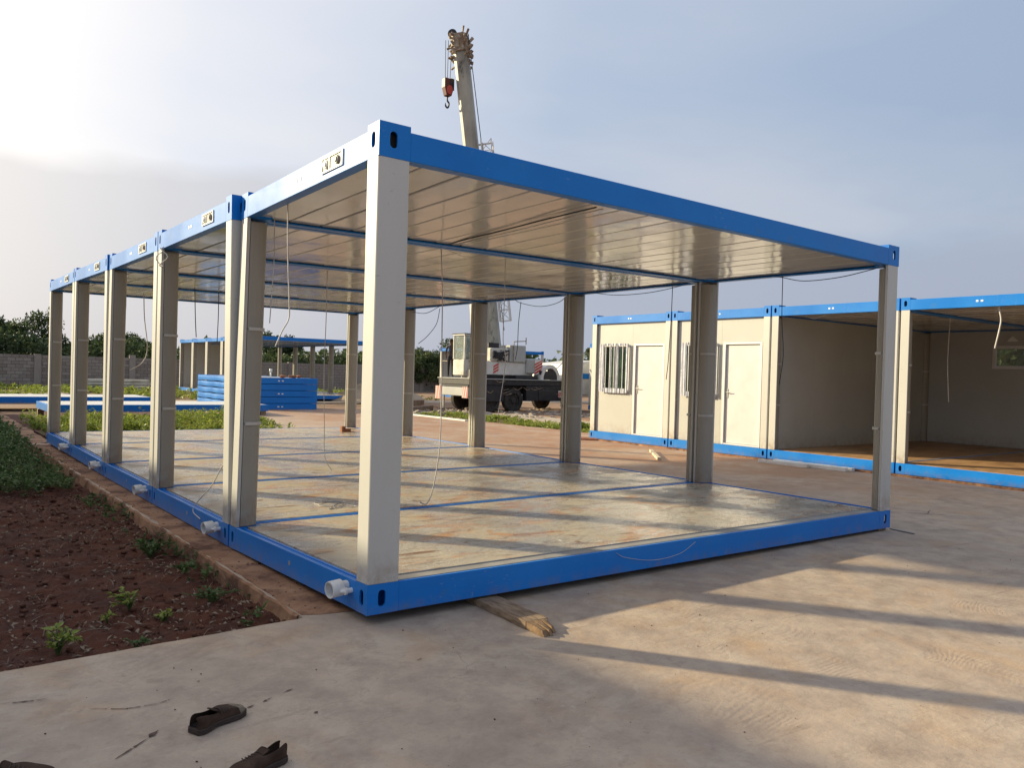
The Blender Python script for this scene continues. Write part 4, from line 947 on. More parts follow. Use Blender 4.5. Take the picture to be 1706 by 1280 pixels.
# ---- old shoes
def shoe(label, loc, rz, scale=1.0, tilt=0.0, toe='toe'):
    t = thing('old_shoe', label, 'shoe', loc, 'discarded shoes', rz); t.scale = (scale, scale * 1.12, scale * 1.02); t.rotation_euler = (tilt, 0, rz)
    # stations along the shoe x: 0 heel .. 0.27 toe: half width, sole z, upper height
    st_ = [(0.000, .022, .072), (.008, .031, .078), (.03, .037, .074), (.06, .036, .064), (.09, .034, .060), (.12, .035, .066), (.15, .040, .061), (.18, .045, .054), (.21, .046, .048), (.24, .039, .042), (.258, .025, .034), (.266, .008, .022)]
    def section(x, hw, h, n=14):
        out_ = []
        cy = .006 * math.sin(x / .27 * 3.1)
        for k in range(n + 1):
            a = math.pi * k / n; yy = math.cos(a); zz = math.sin(a)
            out_.append((x, cy + hw * (abs(yy) ** .6) * (1 if yy > 0 else -1), .022 + (h - .022) * zz ** .8))
        return out_
    v = []; f = []; n = 14; k0 = 5
    for x, hw, h in st_: v += section(x, hw, h)
    m1 = n + 1; fi = []
    for i in range(len(st_) - 1):
        for k in range(n):
            opened = i < 5 and 5 <= k < 9
            if opened: continue
            f.append((i * m1 + k, i * m1 + k + 1, (i + 1) * m1 + k + 1, (i + 1) * m1 + k)); fi.append(1 if i >= 8 and toe == 'toe' else 0)
    v = [(x + .004 * noise.noise(Vector((x * 60, y * 60, z * 60 + rz * 9))), y + .007 * noise.noise(Vector((x * 38, y * 38, z * 38 + 5 + rz))), z + (.007 * noise.noise(Vector((x * 45, y * 45, rz * 3))) if z > .03 else 0)) for x, y, z in v]
    u = MB(); u.add(v, f); u.mi = fi
    up = u.obj('upper', [M['shoe'], M['toe']], t, smooth=True, recalc=True)
    so = up.modifiers.new('thick', 'SOLIDIFY'); so.thickness = .003; so.offset = -1
    sb = up.modifiers.new('sub', 'SUBSURF'); sb.levels = 2; sb.render_levels = 2
    s = MB(); v = []
    for x, hw, h in st_: 
        cy = .006 * math.sin(x / .27 * 3.1); zb = 0 if x < .075 or x > .13 else .006
        v += [(x, cy + hw + .004, zb), (x, cy + hw + .004, .024), (x, cy - hw - .004, .024), (x, cy - hw - .004, zb)]
    f = []
    for i in range(len(st_) - 1):
        for k in range(4): f.append((i * 4 + k, i * 4 + (k + 1) % 4, i * 4 + 4 + (k + 1) % 4, i * 4 + 4 + k))
    f += [(0, 1, 2, 3), tuple(len(st_) * 4 - 4 + k for k in range(4))[::-1]]
    s.add(v, f); s.obj('sole', M['sole'], t, bevel=.002)
    MB().box((.012, -.024, .026), (.14, .024, .029)).obj('insole', M['dark'], t)
    c = MB()
    for i in range(5):
        x = .118 + i * .014; c.tube(spline([(x, -.030, .052), (x + .004, -.012, .0655 - i * .0030), (x - .002, .012, .0655 - i * .0030), (x + .003, .030, .052)], 4), .0022, 5)
    c.obj('lace', M['sole'], t, recalc=False)
    MB().prism(spline([(.120, -.020, .056), (.088, -.022, .070), (.085, 0, .074), (.088, .022, .070), (.120, .020, .056)], 3), (.006, 0, .003)).obj('tongue', M['shoe'], t)
    return t
shoe('old dark brown shoe with a dusty grey toe, lying upright on the foreground concrete', (-1.245, -.885, GZ + .001), R(24), 1.0)
shoe('very dark old shoe at the bottom edge of the photo, right of the first shoe', (-1.02, -1.285, GZ + .001), R(196), .95, toe='none')
shoe('brown shoe cut off by the lower left corner of the photo', (-2.0, -.875, GZ + .001), R(-24), 1.0, toe='none')

# ------------------------------------------------------------------ blue stacks and slabs lying about
st_ = thing('flat_pack_stack', 'tall stack of blue flat frames standing on the bare yard beyond the near row', 'stack of frames', (7.72, 23.8, -.05))
def flat_unit(parent, z, h, i):
    x0, x1, y0, y1 = 0, 2.52, 0, 6.05; dx = random.uniform(-.012, .012)
    fr_ = MB()
    fr_.box((x0 + dx, y0, z), (x1 + dx, y0 + .06, z + h)); fr_.box((x0 + dx, y1 - .06, z), (x1 + dx, y1, z + h))
    # long sides made of shallow waves where the beams have sprung
    for xs, sg in ((x0, -1), (x1, 1)):
        ny = 24; v = []; f = []
        for j in range(ny + 1):
            y = .06 + (y1 - .12) * j / ny; sag = .009 * math.sin(j * 1.05 + i * 1.3)
            v += [(xs + dx, y, z + .01 + sag), (xs + dx + sg * .008, y, z + h * .5 + sag), (xs + dx, y, z + h - .01 + sag), (xs + dx - sg * .05, y, z + h - .01), (xs + dx - sg * .05, y, z + .01)]
        for j in range(ny):
            for k in range(5): f.append((j * 5 + k, j * 5 + (k + 1) % 5, (j + 1) * 5 + (k + 1) % 5, (j + 1) * 5 + k))
        fr_.add(v, f)
    u = fr_.obj('flat_frame', M['blue'], parent, bevel=.006)
    MB().box((x0 + .06, y0 + .06, z + .02), (x1 - .06, y1 - .06, z + h - .02)).obj('panel_pack', M['galv'] if i == 4 else M['seam'], u)
    for xx in (1.02, 1.16):
        if i in (0, 2, 4): MB().box((xx, y0 - .004, z + h * .4), (xx + .07, y0 - .001, z + h * .4 + .04)).obj('label_sticker', M['white'], u)
random.seed(3)
for i in range(5): flat_unit(st_, .01 + i * .232, .215, i)
tag(MB().tube([(8.62, 24.2, 1.12), (8.62, 24.2, 1.30)], .03, 8).tube([(8.62, 24.2, 1.30), (8.62, 24.2, 1.42)], .055, 8).obj('plastic_bottle', M['white'], smooth=True), 'small white plastic bottle standing on top of the blue stack', 'bottle')
r = MB()
for i in range(14): rock(r, (9.3 + random.uniform(-.15, .6), 24.5 + random.uniform(-.1, .1), 1.15), .09)
tag(r.obj('rag', M['brick']), 'reddish brown rag lying on the right part of the blue stack', 'rag')
def lying(label, x, y, z, rz=0):
    t_ = thing('floor_frame', label, 'floor frame', (x, y, z), 'blue floor frames lying in the weeds', rz)
    for a, b in (((0, 0, 0), (6.05, .07, .20)), ((0, 2.38, 0), (6.05, 2.45, .20)), ((0, .07, 0), (.07, 2.38, .20)), ((5.98, .07, 0), (6.05, 2.38, .20))):
        MB().box(a, b).obj('side_beam', M['blue'], t_, bevel=.004)
    MB().box((.07, .07, .14), (5.98, 2.38, .205)).obj('deck', M['whitep'], t_)
    for xx, yy in ((.1, .1), (5.9, .1), (.1, 2.35), (5.9, 2.35)): MB().box((xx - .08, yy - .08, -.30), (xx + .08, yy + .08, -.001)).obj('timber_foot', M['wood'], t_)
lying('nearer blue edged floor frame with a white deck lying among the weeds', 1.15, 20.6, .09)
lying('farther blue edged floor frame with a white deck behind the nearer one', -1.0, 25.9, .10)
lying('third blue edged floor frame continuing the far one to the left edge', -7.2, 26.0, .10)
ws = thing('white_panel_stack', 'low stack of white panels lying before the block wall', 'stack of panels', (6.3, 47.6, -.15))
for i in range(4): MB().box((random.uniform(-.1, .1), 0, i * .17), (3.9 + random.uniform(-.1, .1), 1.1, i * .17 + .13)).obj('panel', M['crust'], ws)
# base rails of the far row seen as blue strip at its right
# ------------------------------------------------------------------ block wall
wall = thing('block_wall', 'grey concrete block boundary wall running behind the whole site', 'wall', (0, 52, -.17))
bw, bh = .41, .20
MB().box((-14, .03, 0), (46, .14, 1.98)).obj('mortar_core', M['mortar'], wall)
bm_ = MB().box((0, 0, 0), (bw - .018, .15, bh - .018)).mesh('block', M['block'])
stuff = MB(); cnt = 0; random.seed(8)
for j in range(10):
    zt = j * bh
    for i in range(146):
        x = -14 + i * bw + (bw / 2 if j % 2 else 0)
        if 2.3 <= x <= 14.4 and cnt < 298:
            o = link('block', bm_, wall, loc=(x, random.uniform(-.012, .006), zt)); cnt += 1
        else:
            dy = random.uniform(-.012, .006); stuff.box((x, dy, zt), (x + bw - .018, dy + .15, zt + bh - .018))
tag(stuff.obj('blocks', M['block'], wall, recalc=False), kind='stuff')
for x in (-6, -1.2, 4.6, 9.9, 15, 20.5, 26, 31.5, 37):
    MB().box((x, -.10, 0), (x + .36, .22, 2.16 if x > 9 and x < 10 else 2.04)).obj('pillar', M['block'], wall, bevel=.01)
# ------------------------------------------------------------------ trees
def crown_mesh(seed, rx, ry, rz, n, leafsize, m, nclump=26):
    random.seed(seed); mb = MB(); cl = []
    for i in range(nclump):
        d = rv(); rr_ = random.uniform(.45, 1.0); cl.append((Vector((d.x * rx * rr_, d.y * ry * rr_, rz + d.z * rz * rr_ * .95)), random.uniform(.22, .42) * min(rx, rz)))
    for i in range(n):
        c, r = random.choice(cl); d = rv(); p = c + d * r * random.uniform(.45, 1.05)
        if p.z < 0.1: continue
        leaf(mb, p, rv() + d * .6, rv() + Vector((0, 0, .6)), leafsize * random.uniform(.6, 1.4), leafsize * random.uniform(.45, .8))
    return mb.mesh('foliage', M[m], recalc=False), cl
def trunk_mesh(seed, h, cl):
    random.seed(seed); mb = MB(); mb.tube(spline([(0, 0, -.1), (.05, 0, h * .5), (-.04, .05, h + .4)], 5), [.16 - .006 * i for i in range(11)], 7)
    for c, r in cl[:8]: mb.tube(spline([(0, 0, h * .7), (c.x * .4, c.y * .4, h + c.z * .45), (c.x, c.y, h + c.z)], 4), .04, 5)
    return mb.mesh('trunk', M['bark'])
protos = []
for i, (rx, ry, rz, n, ls, m_, h) in enumerate(((2.6, 2.2, 2.0, 8500, .24, 'leafd', .9), (3.2, 2.4, 1.7, 9000, .25, 'leafm', .7), (2.0, 1.8, 2.2, 7000, .22, 'leafd', 1.0), (3.6, 2.6, 1.4, 9000, .24, 'leafm', .5), (1.5, 1.4, 1.5, 3600, .20, 'leafm', .8))):
    fm, cl = crown_mesh(40 + i, rx, ry, rz, n, ls, m_); protos.append((fm, trunk_mesh(60 + i, h, cl), h))
TREES = [(2.0, 58, 0, .92, 'broad dark tree at the far left edge above the wall'), (5.4, 60.5, 2, .98, 'tall dark tree with a ragged top left of the farthest left post'), (8.6, 59, 1, .88, 'rounded tree behind the two farthest left posts'),
         (11.6, 61, 0, .86, 'dark tree showing between the farthest left posts'), (14.6, 60, 3, .80, 'low spreading tree left of the third left post'), (17.6, 62, 1, .74, 'low tree right of the third left post'),
         (21.0, 63, 3, .80, 'low bush line tree behind the far row roof'), (25.0, 66, 0, 1.0, 'dark crown rising above the far row roof left part'), (29.5, 61, 1, .80, 'green tree seen through the far row left opening'),
         (33.5, 61, 3, .95, 'spreading green tree seen through the far row middle opening'), (37.2, 60, 0, .80, 'dense tree seen through the far row right opening'), (40.8, 58, 2, .90, 'dark tree at the right end of the far row'),
         (35.2, 51.0, 0, .95, 'dark round tree just left of the crane'), (32.4, 52.5, 1, .85, 'darker tree behind the round one left of the crane'), (39.5, 51, 1, .9, 'tree hidden mostly by the crane cab'),
         (48.6, 48.5, 2, .98, 'single green tree right of the crane counterweight'), (50.6, 47.5, 4, 1.0, 'small tree beside the single tree right of the crane'), (44, 55, 1, .9, 'far tree behind the crane counterweight'),
         (56, 44, 0, .9, 'dark tree at the left end of the right-hand row'), (60, 38, 1, 1.0, 'tree behind the right-hand cabins'), (33, 10, 3, 1.1, 'low spreading tree outside the small back window'), (27, 7.5, 1, 1.0, 'green tree close outside the small back window'),
         (-4, 59, 3, 1.0, 'spreading tree beyond the left edge of the photo'), (-9, 60, 0, 1.0, 'dark tree far beyond the left edge of the photo')]
for (x, y, k, s, lab) in TREES:
    fm, tm, h = protos[k]; t = thing('tree', lab, 'tree', (x, y, -.17), 'trees beyond the block wall', random.uniform(0, 6.3)); s *= .97; t.scale = (s, s, s)
    link('trunk', tm, t); link('crown', fm, t, loc=(0, 0, h))
# bare topped sapling breaking the left skyline
random.seed(77); t = thing('sapling', 'spindly sapling with feathery top standing above the left trees', 'tree', (6.6, 59.5, -.17)); s_ = MB().tube(spline([(0, 0, 0), (.1, 0, 2.6), (0, .1, 5.0)], 6), .05, 6); s_.obj('trunk', M['bark'], t)
c_ = MB()
for i in range(420):
    z = random.uniform(3.0, 5.4); d = rv(); r = .75 * (1 - abs(z - 4) / 2); leaf(c_, Vector((d.x * r, d.y * r, z + d.z * .2)), rv(), rv(), .16, .09)
c_.obj('crown', M['leafm'], t, recalc=False)
random.seed(91); fb = MB()
for i in range(15000):
    x = random.uniform(-12, 52); y = 55.5 + random.uniform(-1.2, 1.6) - (.25 * max(0, x - 24)); hh = 2.6 + .9 * noise.noise(Vector((x * .22, 0, 0))) + .6 * noise.noise(Vector((x * .8, 3, 0))) + (.4 if x < 12 else 0)
    z = hh * random.random() ** .6
    leaf(fb, (x, y + (hh - z) * random.uniform(-.3, .3), z), rv(), rv() + Vector((0, 0, .6)), random.uniform(.22, .42), random.uniform(.14, .26))
tag(fb.obj('bushes', M['leafd'], recalc=False), 'dense dark bushes growing along the back of the block wall', 'bushes', kind='stuff')
# far belt of scrub so that the ground ends in greenery
random.seed(90); fb = MB()
for i in range(15000):
    a = random.uniform(R(-14), R(100)); r = random.uniform(74, 92); x = -2 + r * math.sin(a); y = -4 + r * math.cos(a)
    z = abs(random.gauss(0, 1)) * 1.0 + .9 * noise.noise(Vector((x * .08, y * .08, 0))) + .4
    leaf(fb, (x, y, z - .2), rv(), rv(), random.uniform(.5, 1.1), random.uniform(.4, .8))
tag(fb.obj('far_scrub', M['leafm'], recalc=False), 'distant dark green scrub closing the horizon', 'scrub', kind='stuff')

# ------------------------------------------------------------------ sand, logs
mb = MB(); random.seed(31); n, mr_ = 36, 12; v = [(0, 0, 1.3)]; f = []
for j in range(1, mr_ + 1):
    for i in range(n):
        a = 2 * math.pi * i / n; r = 3.0 * j / mr_; p = Vector((r * math.cos(a), r * math.sin(a), 0)); v.append((p.x * 1.15, p.y, max(-.1, 1.25 * (1 - (j / mr_) ** 1.3) + .22 * noise.noise(p * 1.1) * (1 - j / mr_ * .5))))
for i in range(n): f.append((0, 1 + i, 1 + (i + 1) % n))
for j in range(1, mr_):
    for i in range(n): f.append((1 + (j - 1) * n + i, 1 + j * n + i, 1 + j * n + (i + 1) % n, 1 + (j - 1) * n + (i + 1) % n))
o = MB().add(v, f).obj('sand_heap', M['sand'], smooth=True); o.location = (17.4, 32.5, -.15); o.scale = (.8, .8, .95); tag(o, 'pale heap of sand behind the left end of the crane truck', 'sand heap')
LG = [((12.6, 22.4), (15.6, 24.6), .10, 'long grey timber beam lying lowest in the pile left of the crane'), ((12.4, 23.2), (15.2, 25.6), .10, 'grey timber beam behind the lowest one'), ((12.7, 22.9), (15.4, 25.0), .32, 'timber beam on top of the two lower ones'), ((12.5, 24.0), (15.0, 26.4), .32, 'rear upper timber beam of the pile'), ((12.8, 23.4), (15.1, 25.7), .55, 'topmost grey timber beam of the pile')]
for a, b, z, lab in LG:
    tag(plank('timber_beam', (*a, 0), (*b, 0), .30, .21, M['log'], None, z - .24, 4, seg=3), lab, 'timber beam', 'timber pile left of the crane')
mb = MB(); random.seed(33)
for i in range(80): rock(mb, (random.uniform(12.2, 16), random.uniform(20.6, 22.6), -.12), random.uniform(.05, .25))
for i in range(240): rock(mb, (random.uniform(14.5, 22.5), random.uniform(18.5, 25), -.11), random.uniform(.03, .16))
tag(mb.obj('rubble', M['rubble'], recalc=False), 'broken rubble spread before the timber pile and around the crane wheels', 'rubble', kind='stuff')

# ------------------------------------------------------------------ crane truck
CR = thing('truck_crane', 'dirty white and black truck crane with its boom raised steeply above the near roof', 'crane truck', (16.3, 22.7, -.15))
def cb(name, a, b, m, parent=CR, bevel=.02, z0=.15):
    a = (a[0] - 16.3, a[1] - 22.7, a[2] + z0) if parent is CR else (a[0] - 16.3, a[1] - 22.7, a[2] + z0); b = (b[0] - 16.3, b[1] - 22.7, b[2] + z0)
    return MB().box(a, b).obj(name, M[m], parent, bevel=bevel)
cb('deck', (16.3, 22.72, 1.225), (21.9, 25.18, 1.26), 'greyp', bevel=.005); cb('deck_side', (16.34, 22.76, .98), (21.9, 25.14, 1.223), 'black'); cb('chassis', (16.6, 23.1, .62), (21.9, 24.8, .978), 'black')
cb('rear_bumper', (16.24, 22.75, .52), (16.50, 25.15, .88), 'greyp'); cb('rear_box', (16.32, 22.85, .89), (16.9, 25.0, .978), 'black')
cb('side_locker', (19.25, 22.74, .34), (22.2, 23.05, .975), 'black'); cb('side_locker', (16.85, 22.74, .30), (18.05, 22.80, .975), 'black')
cb('fuel_tank', (19.9, 22.70, .36), (20.9, 22.735, .80), 'black', bevel=.08)
def stripes(y0, y1, x0, x1, z0, z1, axis, n=5):
    """red board with white slanted stripes"""
    zz = .15
    if axis == 'y':
        bo = MB().box((x0 - 16.3, y0 - 22.7, z0 + zz), (x0 + .02 - 16.3, y1 - 22.7, z1 + zz)).obj('warning_board', M['whitep'], CR); w = y1 - y0
        for k in range(n):
            a = k / n * w * 1.3 - .3 * w; c = w / n * .6; pts = []
            for u_, v_ in ((a, z0), (a + c, z0), (a + c + .3 * w, z1), (a + .3 * w, z1)): pts.append((x0 - .004 - 16.3, y0 + min(max(u_, 0), w) - 22.7, v_ + zz))
            MB().prism(pts, (.003, 0, 0)).obj('red_stripe', M['red'], bo)
    else:
        bo = MB().box((x0 - 16.3, y0 - 22.7, z0 + zz), (x1 - 16.3, y0 + .02 - 22.7, z1 + zz)).obj('warning_board', M['whitep'], CR); w = x1 - x0
        for k in range(n):
            a = k / n * (z1 - z0) ; c = (z1 - z0) / n * .55
            pts = [(x0 - 16.3, y0 - .004 - 22.7, z0 + a * .8 + zz), (x1 - 16.3, y0 - .004 - 22.7, min(z1, z0 + a * .8 + w * .5) + zz), (x1 - 16.3, y0 - .004 - 22.7, min(z1, z0 + a * .8 + c + w * .5) + zz), (x0 - 16.3, y0 - .004 - 22.7, z0 + a * .8 + c + zz)]
            MB().prism(pts, (0, .003, 0)).obj('red_stripe', M['red'], bo)
stripes(24.75, 25.15, 16.20, 0, .35, .90, 'y', 4); stripes(22.72, 23.12, 16.20, 0, .45, .90, 'y', 4)
stripes(22.70, 0, 16.35, 16.75, .55, .88, 'x', 3); stripes(22.70, 0, 21.0, 21.6, .50, .80, 'x', 3)
for x, y in ((16.6, 22.78), (16.6, 25.1), (21.4, 22.78)):
    t_ = MB().tube([(x - 16.3, y - 22.7, .05), (x - 16.3, y - 22.7, 1.1)], .045, 8).obj('outrigger_leg', M['whitep'], CR); MB().tube([(x - 16.3, y - 22.7, .03), (x - 16.3, y - 22.7, .08)], .18, 12).obj('foot_plate', M['black'], t_)
def wheel(x, y):
    t_ = MB(); n = 24; prof = [(.30, 0), (.46, 0), (.50, .04), (.50, .24), (.46, .28), (.30, .28)]; v = []; f = []
    for i in range(n):
        a = 2 * math.pi * i / n
        for r, d in prof: v.append((x - 16.3 + r * math.cos(a), y - 22.7 + d, .52 + r * math.sin(a)))
    k = len(prof)
    for i in range(n):
        for j in range(k): f.append((i * k + j, i * k + (j + 1) % k, ((i + 1) % n) * k + (j + 1) % k, ((i + 1) % n) * k + j))
    w = thing('wheel', None, None); w.parent = CR
    t_.add(v, f).obj('tyre', M['rubber'], w, smooth=False)
    rm = MB().tube([(x - 16.3, y + .08 - 22.7, .52), (x - 16.3, y + .22 - 22.7, .52)], .31, 20).tube([(x - 16.3, y + .02 - 22.7, .52), (x - 16.3, y + .1 - 22.7, .52)], .12, 12)
    for i in range(8):
        a = i * math.pi / 4; rm.tube([(x - 16.3 + .2 * math.cos(a), y + .05 - 22.7, .52 + .2 * math.sin(a)), (x - 16.3 + .2 * math.cos(a), y + .09 - 22.7, .52 + .2 * math.sin(a))], .022, 6)
    rm.obj('rim', M['rubber'], w)
for x in (17.45, 18.62, 21.9):
    wheel(x, 22.78); wheel(x, 24.85)
# slewing superstructure
cb('slew_ring', (17.2, 23.3, 1.265), (19.2, 24.7, 1.42), 'black'); cb('turntable', (16.95, 23.15, 1.425), (19.9, 24.9, 1.98), 'whitep')
ew = cb('engine_cover', (18.55, 23.05, 1.985), (19.40, 24.9, 2.70), 'greyp'); cb('counterweight', (19.45, 23.0, 1.50), (20.30, 24.9, 2.16), 'greyp', bevel=.05)
cb('winch_housing', (17.62, 23.1, 1.985), (18.52, 24.2, 2.55), 'crust', bevel=.04)
wd = MB(); random.seed(12)
for i in range(26): wd.tube([(1.35 + random.uniform(0, .85), .36, 2.20 + random.uniform(-.05, .42)), (1.35 + random.uniform(0, .85), .32, 2.20 + random.uniform(-.05, .42))], .022, 5)
wd.obj('hoses', M['black'], CR)
stripes(23.13, 0, 17.75, 18.02, 1.47, 1.93, 'x', 3); stripes(22.97, 0, 19.85, 20.27, 1.48, 2.12, 'x', 4); stripes(23.12, 0, 16.25, 16.60, 1.56, 1.98, 'x', 3)
cb('step_box', (16.36, 22.80, 1.265), (16.9, 23.04, 1.62), 'crust'); cb('exhaust', (17.75, 23.5, 2.56), (18.3, 23.7, 2.78), 'black')
# operator cab
cab = thing('operator_cab', None, None); cab.parent = CR; cab['label'] = 'dirty white glazed crane cab'
zz = .15
def cabb(name, a, b, m, bevel=.01): return MB().box((a[0] - 16.3, a[1] - 22.7, a[2] + zz), (b[0] - 16.3, b[1] - 22.7, b[2] + zz)).obj(name, M[m], cab, bevel=bevel)
x0, x1, y0, y1 = 16.22, 17.15, 23.05, 23.90
cabb('lower_shell', (x0, y0, 1.35), (x1, y1, 2.02), 'crust', .04); cabb('roof', (x0 - .02, y0 - .03, 2.98), (x1 + .02, y1 + .03, 3.06), 'cream', .02)
cabb('roof_rim', (x0 - .05, y0 - .05, 3.062), (x1 + .05, y1 + .05, 3.085), 'black', .004)
for a, b in (((x0, y0, 2.02), (x0 + .09, y0 + .07, 2.98)), ((x1 - .09, y0, 2.02), (x1, y0 + .07, 2.98)), ((x0, y1 - .07, 2.02), (x0 + .09, y1, 2.98)), ((x1 - .09, y1 - .07, 2.02), (x1, y1, 2.98)), ((x0 + .42, y0, 2.02), (x0 + .52, y0 + .07, 2.98))):
    cabb('pillar', a, b, 'crust', .01)
for a, b in (((x0 + .095, y0 + .02, 2.10), (x0 + .415, y0 + .03, 2.96)), ((x0 + .525, y0 + .02, 2.25), (x1 - .095, y0 + .03, 2.96)), ((x0 + .02, y0 + .075, 2.05), (x0 + .03, y1 - .075, 2.96)), ((x1 - .03, y0 + .075, 2.05), (x1 - .02, y1 - .075, 2.96)), ((x0 + .095, y1 - .03, 2.05), (x1 - .095, y1 - .02, 2.96))):
    MB().box((a[0] - 16.3, a[1] - 22.7, a[2] + zz), (b[0] - 16.3, b[1] - 22.7, b[2] + zz)).obj('cab_window', gl, cab)
# low driver's cab with its white mudguard, at the right
dc = thing('driver_cab', None, None); dc.parent = CR
MB().prism([(21.3 - 16.3, .1, 1.50), (21.55 - 16.3, .1, 2.15), (23.3 - 16.3, .1, 2.35), (23.6 - 16.3, .1, 1.3), (23.6 - 16.3, .1, .75), (21.3 - 16.3, .1, .75)], (0, 2.2, 0)).obj('cab_shell', M['whitep'], dc, bevel=.03)
MB().box((21.55 - 16.3, .085, 1.50), (23.4 - 16.3, .098, 1.74)).obj('blue_band', M['blue'], dc)
mb = MB(); n = 12; v = []; f = []
for i in range(n + 1):
    a = R(200 - i * 18); v += [(20.62 - 16.3 + .55 * math.cos(a) * 1.0, .12, 1.42 + .66 * math.sin(a) + .0), (20.62 - 16.3 + .55 * math.cos(a), .62, 1.42 + .66 * math.sin(a)), (20.62 - 16.3 + .40 * math.cos(a), .62, 1.42 + .50 * math.sin(a)), (20.62 - 16.3 + .40 * math.cos(a), .12, 1.42 + .50 * math.sin(a))]
for i in range(n):
    for k in range(4): f.append((i * 4 + k, i * 4 + (k + 1) % 4, i * 4 + 4 + (k + 1) % 4, i * 4 + 4 + k))
f += [(0, 1, 2, 3), (n * 4 + 3, n * 4 + 2, n * 4 + 1, n * 4)]
mb.add(v, f).obj('mudguard', M['whitep'], CR)
MB().tube([(21.0 - 16.3, .2, 1.9), (21.5 - 16.3, .2, 2.3)], .03, 6).obj('mirror_arm', M['whitep'], dc)
cb('deck_clutter', (18.8, 22.9, 1.265), (20.0, 23.0, 1.42), 'black', bevel=.03)
# boom: pivot to tip
O = Vector((16.3, 22.7, -.15))
piv = Vector((18.65, 24.45, 2.3)) - O; tip = Vector((17.27, 25.70, 16.2)) - O
ax = (tip - piv).normalized(); sx_ = Vector((.70, -.70, 0)); sx_ = (sx_ - ax * sx_.dot(ax)).normalized(); sy_ = ax.cross(sx_)
def boomsec(name, t0, t1, w, h, m='boom'):
    mb = MB(); c = .22 * w; prof = [(-w / 2 + c, -h / 2), (w / 2 - c, -h / 2), (w / 2, -h / 2 + c), (w / 2, h / 2), (-w / 2, h / 2), (-w / 2, -h / 2 + c)]
    a = piv + ax * t0; mb.prism([a + sx_ * p + sy_ * q for p, q in prof], ax * (t1 - t0)); return mb.obj(name, M[m], CR, bevel=.012)
LB = (tip - piv).length
boomsec('boom_section', -.4, LB * .62, .74, .80); boomsec('boom_section', LB * .60, LB * .985, .62, .64); boomsec('boom_collar', LB * .60, LB * .625, .80, .86, 'greasy')
for t0 in (.18, .36): boomsec('boom_collar', LB * t0, LB * t0 + .08, .78, .84, 'greasy')
MB().box((20.10 - 16.3, .13, 1.42), (21.0 - 16.3, .60, 1.80)).obj('arch_lining', M['black'], CR)
rl = MB()
for a, b in (((.15, .06, 1.42), (.15, .06, 2.1)), ((.15, 2.4, 1.42), (.15, 2.4, 2.1)), ((.15, .06, 2.1), (.15, 2.4, 2.1)), ((2.4, .3, 2.15), (2.4, .3, 3.0)), ((3.05, .3, 2.9), (3.05, .3, 3.2)), ((2.4, .3, 3.0), (3.05, .3, 3.05))): rl.tube([a, b], .02, 6)
random.seed(14)
for i in range(22):
    x = random.uniform(.3, 5.4); y = random.choice((.06, .10)); z = random.uniform(.75, 1.38); rl.tube(spline([(x, y, z), (x + .2, y - .03, z - .1), (x + random.uniform(.3, .7), y, z + random.uniform(-.1, .1))], 4), .014, 5)
tag(rl.obj('rails_and_hoses', M['greasy'], CR, recalc=False), kind='stuff')
hd = boomsec('boom_head', LB * .945, LB * 1.0, .72, .80, 'greasy')
mb = MB(); random.seed(18); top = piv + ax * LB
for i in range(70):
    tt_ = random.uniform(-1.5, .02); a = top + sx_ * random.choice((-.34, -.2, 0, .2, .34)) + sy_ * random.uniform(-.34, .34) + ax * tt_; b = a + (a - top - ax * tt_).normalized() * random.uniform(.10, .30) + ax * random.uniform(-.1, .25); mb.tube([a, b], random.uniform(.025, .075), 6)
mb.obj('head_fittings', M['greasy'], CR)
for k in (-.22, 0, .22):
    a = top + sx_ * (-.25) + ax * .05 + sy_ * k; MB().tube([a - sy_ * .05, a + sy_ * .05], .20, 14).obj('sheave', M['black'], CR)
# luffing cylinder
MB().tube([Vector((17.9, 24.5, 2.0)) - O, Vector((17.95, 24.95, 4.9)) - O], .24, 14).tube([Vector((17.95, 24.95, 4.9)) - O, piv + ax * 5.2 - sx_ * .2], .13, 10).obj('luffing_cylinder', M['crust'], CR, smooth=False)
# fly jib folded along the boom
mb = MB(); ja = piv + ax * (LB * .575) + sx_ * .55; jl = LB * .075
def lattice(mb, a, ax_, ln, w, nbay, r):
    cs = [a + sx_ * p + sy_ * q for p, q in ((0, -w / 2), (w, -w / 2), (w, w / 2), (0, w / 2))]
    for c in cs: mb.tube([c, c + ax_ * ln], r, 6)
    for i in range(nbay):
        for k in range(4):
            mb.tube([cs[k] + ax_ * ln * i / nbay, cs[(k + 1) % 4] + ax_ * ln * (i + 1) / nbay], r * .6, 5); mb.tube([cs[k] + ax_ * ln * i / nbay, cs[(k + 1) % 4] + ax_ * ln * i / nbay], r * .6, 5)
lattice(mb, piv + ax * (LB * .10) + sx_ * .50, ax, LB * .565, .45, 16, .026)
mb.tube([piv + ax * (LB * .655) + sx_ * .2, piv + ax * (LB * .655) + sx_ * .9], .04, 6)
mb.obj('lattice_jib', M['whitep'], CR)
